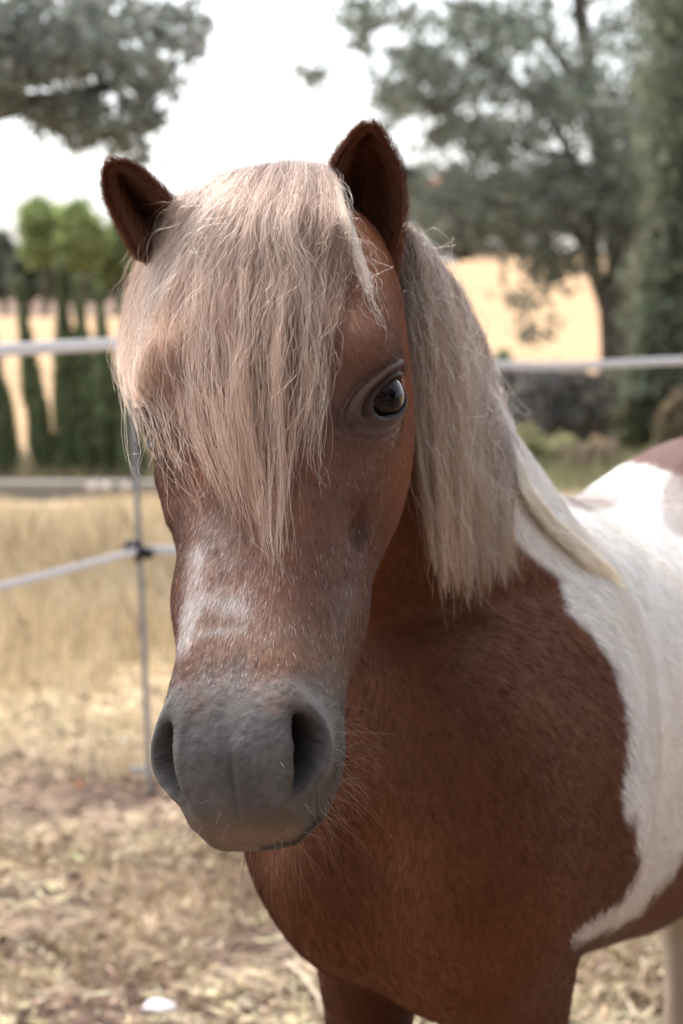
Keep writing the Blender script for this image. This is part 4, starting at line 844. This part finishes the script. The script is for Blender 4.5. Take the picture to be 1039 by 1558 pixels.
# ---- ground litter, tufts, tall dry grass
def visible_xy(n, y0, y1, pw=1.0, m=.40):
    y = y0 + (y1 - y0) * rng.random(n) ** pw; x = (rng.random(n) * 2 - 1) * (y * m * .86 + .15); return x, y
def gz_at(x, y): 
    Q = np.stack([x, y, 0 * x], 1); return (noise(Q, 3.1, 51, 3) - .5) * .05 + (noise(Q, 14, 52, 2) - .5) * .035 * (1 - sst(7, 12, y)) - .01
n = 125000; x, y = visible_xy(n, 2.6, 8.5, 1.3); z = gz_at(x, y); dens = noise(np.stack([x, y, x * 0], 1), 2.3, 81, 2); ok = dens + rng.normal(0, .12, n) > .47; x, y, z = x[ok], y[ok], z[ok]; n = len(x)
a = rng.random(n) * 2 * math.pi; ln = rng.uniform(.008, .036, n); wd = rng.uniform(.0012, .0036, n); tl_ = rng.normal(0, .25, n)
c = np.stack([x, y, z + .006 + .012 * rng.random(n)], 1); dv = np.stack([np.cos(a), np.sin(a), tl_], 1) * ln[:, None]; sv = np.stack([-np.sin(a), np.cos(a), rng.normal(0, .4, n)], 1) * wd[:, None]
V_ = np.stack([c - dv, c + sv, c + dv, c - sv], 1).reshape(-1, 3); tc_ = np.array([.62, .52, .36]) * rng.uniform(.45, 1.35, (n, 1)) * rng.uniform(.9, 1.1, (n, 3)); tc_ = np.where(rng.random((n, 1)) < .25, np.array([.20, .13, .09]) * rng.uniform(.5, 1.4, (n, 1)), tc_)
tag(quads_obj('straw_litter', V_, n, 4, straw_m, None, np.repeat(tc_, 4, 0)), kind='stuff')
n = 8600; x, y = visible_xy(n, 2.6, 8, 1.4); z = gz_at(x, y); s_ = rng.uniform(.005, .022, n) * (1 + (rng.random(n) < .03) * 1.2); base8 = np.array([(1,0,0),(-1,0,0),(0,1,0),(0,-1,0),(0,0,1),(0,0,-1)], float); tri = [(0,2,4),(2,1,4),(1,3,4),(3,0,4),(2,0,5),(1,2,5),(3,1,5),(0,3,5)]
oc = base8[None] * s_[:, None, None] * rng.uniform(.6, 1.3, (n, 6, 1)) * np.array([1, 1, .6]) ; th = rng.random(n) * 6.28; cs_, sn_ = np.cos(th)[:, None], np.sin(th)[:, None]; oc = np.stack([oc[..., 0] * cs_ - oc[..., 1] * sn_, oc[..., 0] * sn_ + oc[..., 1] * cs_, oc[..., 2]], -1) + np.stack([x, y, z + .002], 1)[:, None]
V_ = oc[:, np.array(tri).ravel()].reshape(-1, 3); tc_ = np.array([.26, .18, .135]) * rng.uniform(.35, 1.6, (n, 1)); tc_ = np.where(rng.random((n, 1)) < .012, np.array([.38, .17, .10]), tc_); tc_ = np.where(rng.random((n, 1)) < .012, np.array([.6, .55, .5]), tc_)
tag(quads_obj('clods', V_, n * 8, 3, straw_m, None, np.repeat(tc_, 24, 0)), kind='stuff')
def blades(name, x, y, hgt, wid, colr, lean=.35):
    n = len(x); z = gz_at(x, y); a = rng.random(n) * 6.28; b = rng.random(n) * 6.28; l = rng.normal(0, lean, n) * hgt
    p0 = np.stack([x, y, z], 1); sv = np.stack([np.cos(a), np.sin(a), a * 0], 1) * (wid / 2)[:, None]; up = np.stack([np.cos(b) * l * .4, np.sin(b) * l * .4, hgt * .6], 1); tp2 = np.stack([np.cos(b) * l, np.sin(b) * l, hgt], 1)
    V_ = np.stack([p0 - sv, p0 + sv, p0 + up + sv * .8, p0 + tp2, p0 + up - sv * .8], 1).reshape(-1, 3); return tag(quads_obj(name, V_, n, 5, straw_m, None, np.repeat(colr, 5, 0)), kind='stuff')
n = 100000; x, y = visible_xy(n, 4.9, 12.3, 1.0); q = noise(np.stack([x, y, 0 * x], 1), 1.1, 83, 2); ok = (q + rng.normal(0, .1, n) + .25 * sst(5, 7, y) > .5); x, y, q = x[ok], y[ok], q[ok]; n = len(x)
h = rng.uniform(.06, .24, n) * (.55 + q) * (.4 + .6 * sst(5.0, 7.0, y)) * (1 - .55 * sst(9.5, 11.5, y)); cc_ = mixc(np.array([.72, .56, .36]), [.80, .69, .50], rng.random((n, 1))) * rng.uniform(.55, 1.25, (n, 1))
blades('dry_grass', x, y, h, rng.uniform(.003, .007, n), cc_)
n = 15000; x, y = visible_xy(n, 3.0, 5.2, 1.0); q = noise(np.stack([x, y, 0 * x], 1), 3.1, 85, 2); ok = q > .56; x, y = x[ok], y[ok]; n = len(x)
blades('grass_tufts', x, y, rng.uniform(.02, .07, n), rng.uniform(.002, .004, n), np.array([.54, .42, .26]) * rng.uniform(.5, 1.2, (n, 1)), .8)
n = 15000; x, y = visible_xy(n, 12.8, 15.5, 1.0); blades('verge_grass', x, y, rng.uniform(.05, .2, n), rng.uniform(.006, .012, n), np.where((x > .8)[:, None], np.array([.34, .33, .19]), np.array([.34, .28, .18])) * rng.uniform(.5, 1.2, (n, 1)))
twig_m = new_mat('pale_twig', (.46, .37, .27), .9)
for (a_, b_, lab) in [((436,1480), (492,1556), 'pale bent straw stalk on the ground beside the pony right foreleg'), ((640,1520), (668,1556), 'short pale stalk on the ground between the forelegs'), ((985,1462), (1030,1478), 'thin pale twig on the ground behind the left foreleg'), ((905,1500), (960,1492), 'thin pale stalk below the belly beside the left foreleg')]:
    A_, B_ = gpt(*a_), gpt(*b_); tw = rod('twig', [A_ + [0,0,.02], (A_ * .6 + B_ * .4) + [0, .01, .03], (A_ * .3 + B_ * .7) + [.01, 0, .02], B_ + [0,0,.012]], .004, twig_m, fence); tw.parent = None; tag(tw, lab, 'twig')
# ---- the trees behind the photographer that shade the pony (they show in its eye); the third, unseen, is added to darken the eye reflection
for k, (x, y, R_, lab) in enumerate([(-2.6, -4.8, 3.0, 'large shade oak standing behind the photographer, left one'), (2.4, -5.4, 3.0, 'large shade oak standing behind the photographer, right one'), (6.0, -1.8, 2.6, 'unseen oak added to the right of the photographer to darken the pony eye')]):
    g = np.array([x, y, 0.]); tr = empty('holm_oak', tuple(g)); tag(tr, lab, 'tree')
    limb([g - [0, 0, .1], g + [.1, 0, 1.2], g + [0, .1, 2.6]], .28, .18, 'trunk', tr)
    for j in range(5): limb([g + [0, .1, 2.3], g + [math.cos(j * 1.3) * 1.1, math.sin(j * 1.3) * 1.1, 3.4], g + [math.cos(j * 1.3) * 2, math.sin(j * 1.3) * 2, 4.4]], .10, .03, 'branch', tr)
    u = rng.normal(0, 1, (260, 3)); u /= np.linalg.norm(u, axis=1, keepdims=True); c = g + [0, 0, 3.3] + u * np.array([R_, R_, 2.6]) * rng.uniform(.5, 1, (260, 1))
    cp = clump_points(c, 40, .26); o = quads_obj('crown', leaf_quads(cp, .14), len(cp), 4, leaf_m, None, leaf_tint(cp, (.10, .115, .085), .4, 1.3, 95 + k)); keep(o, tr)
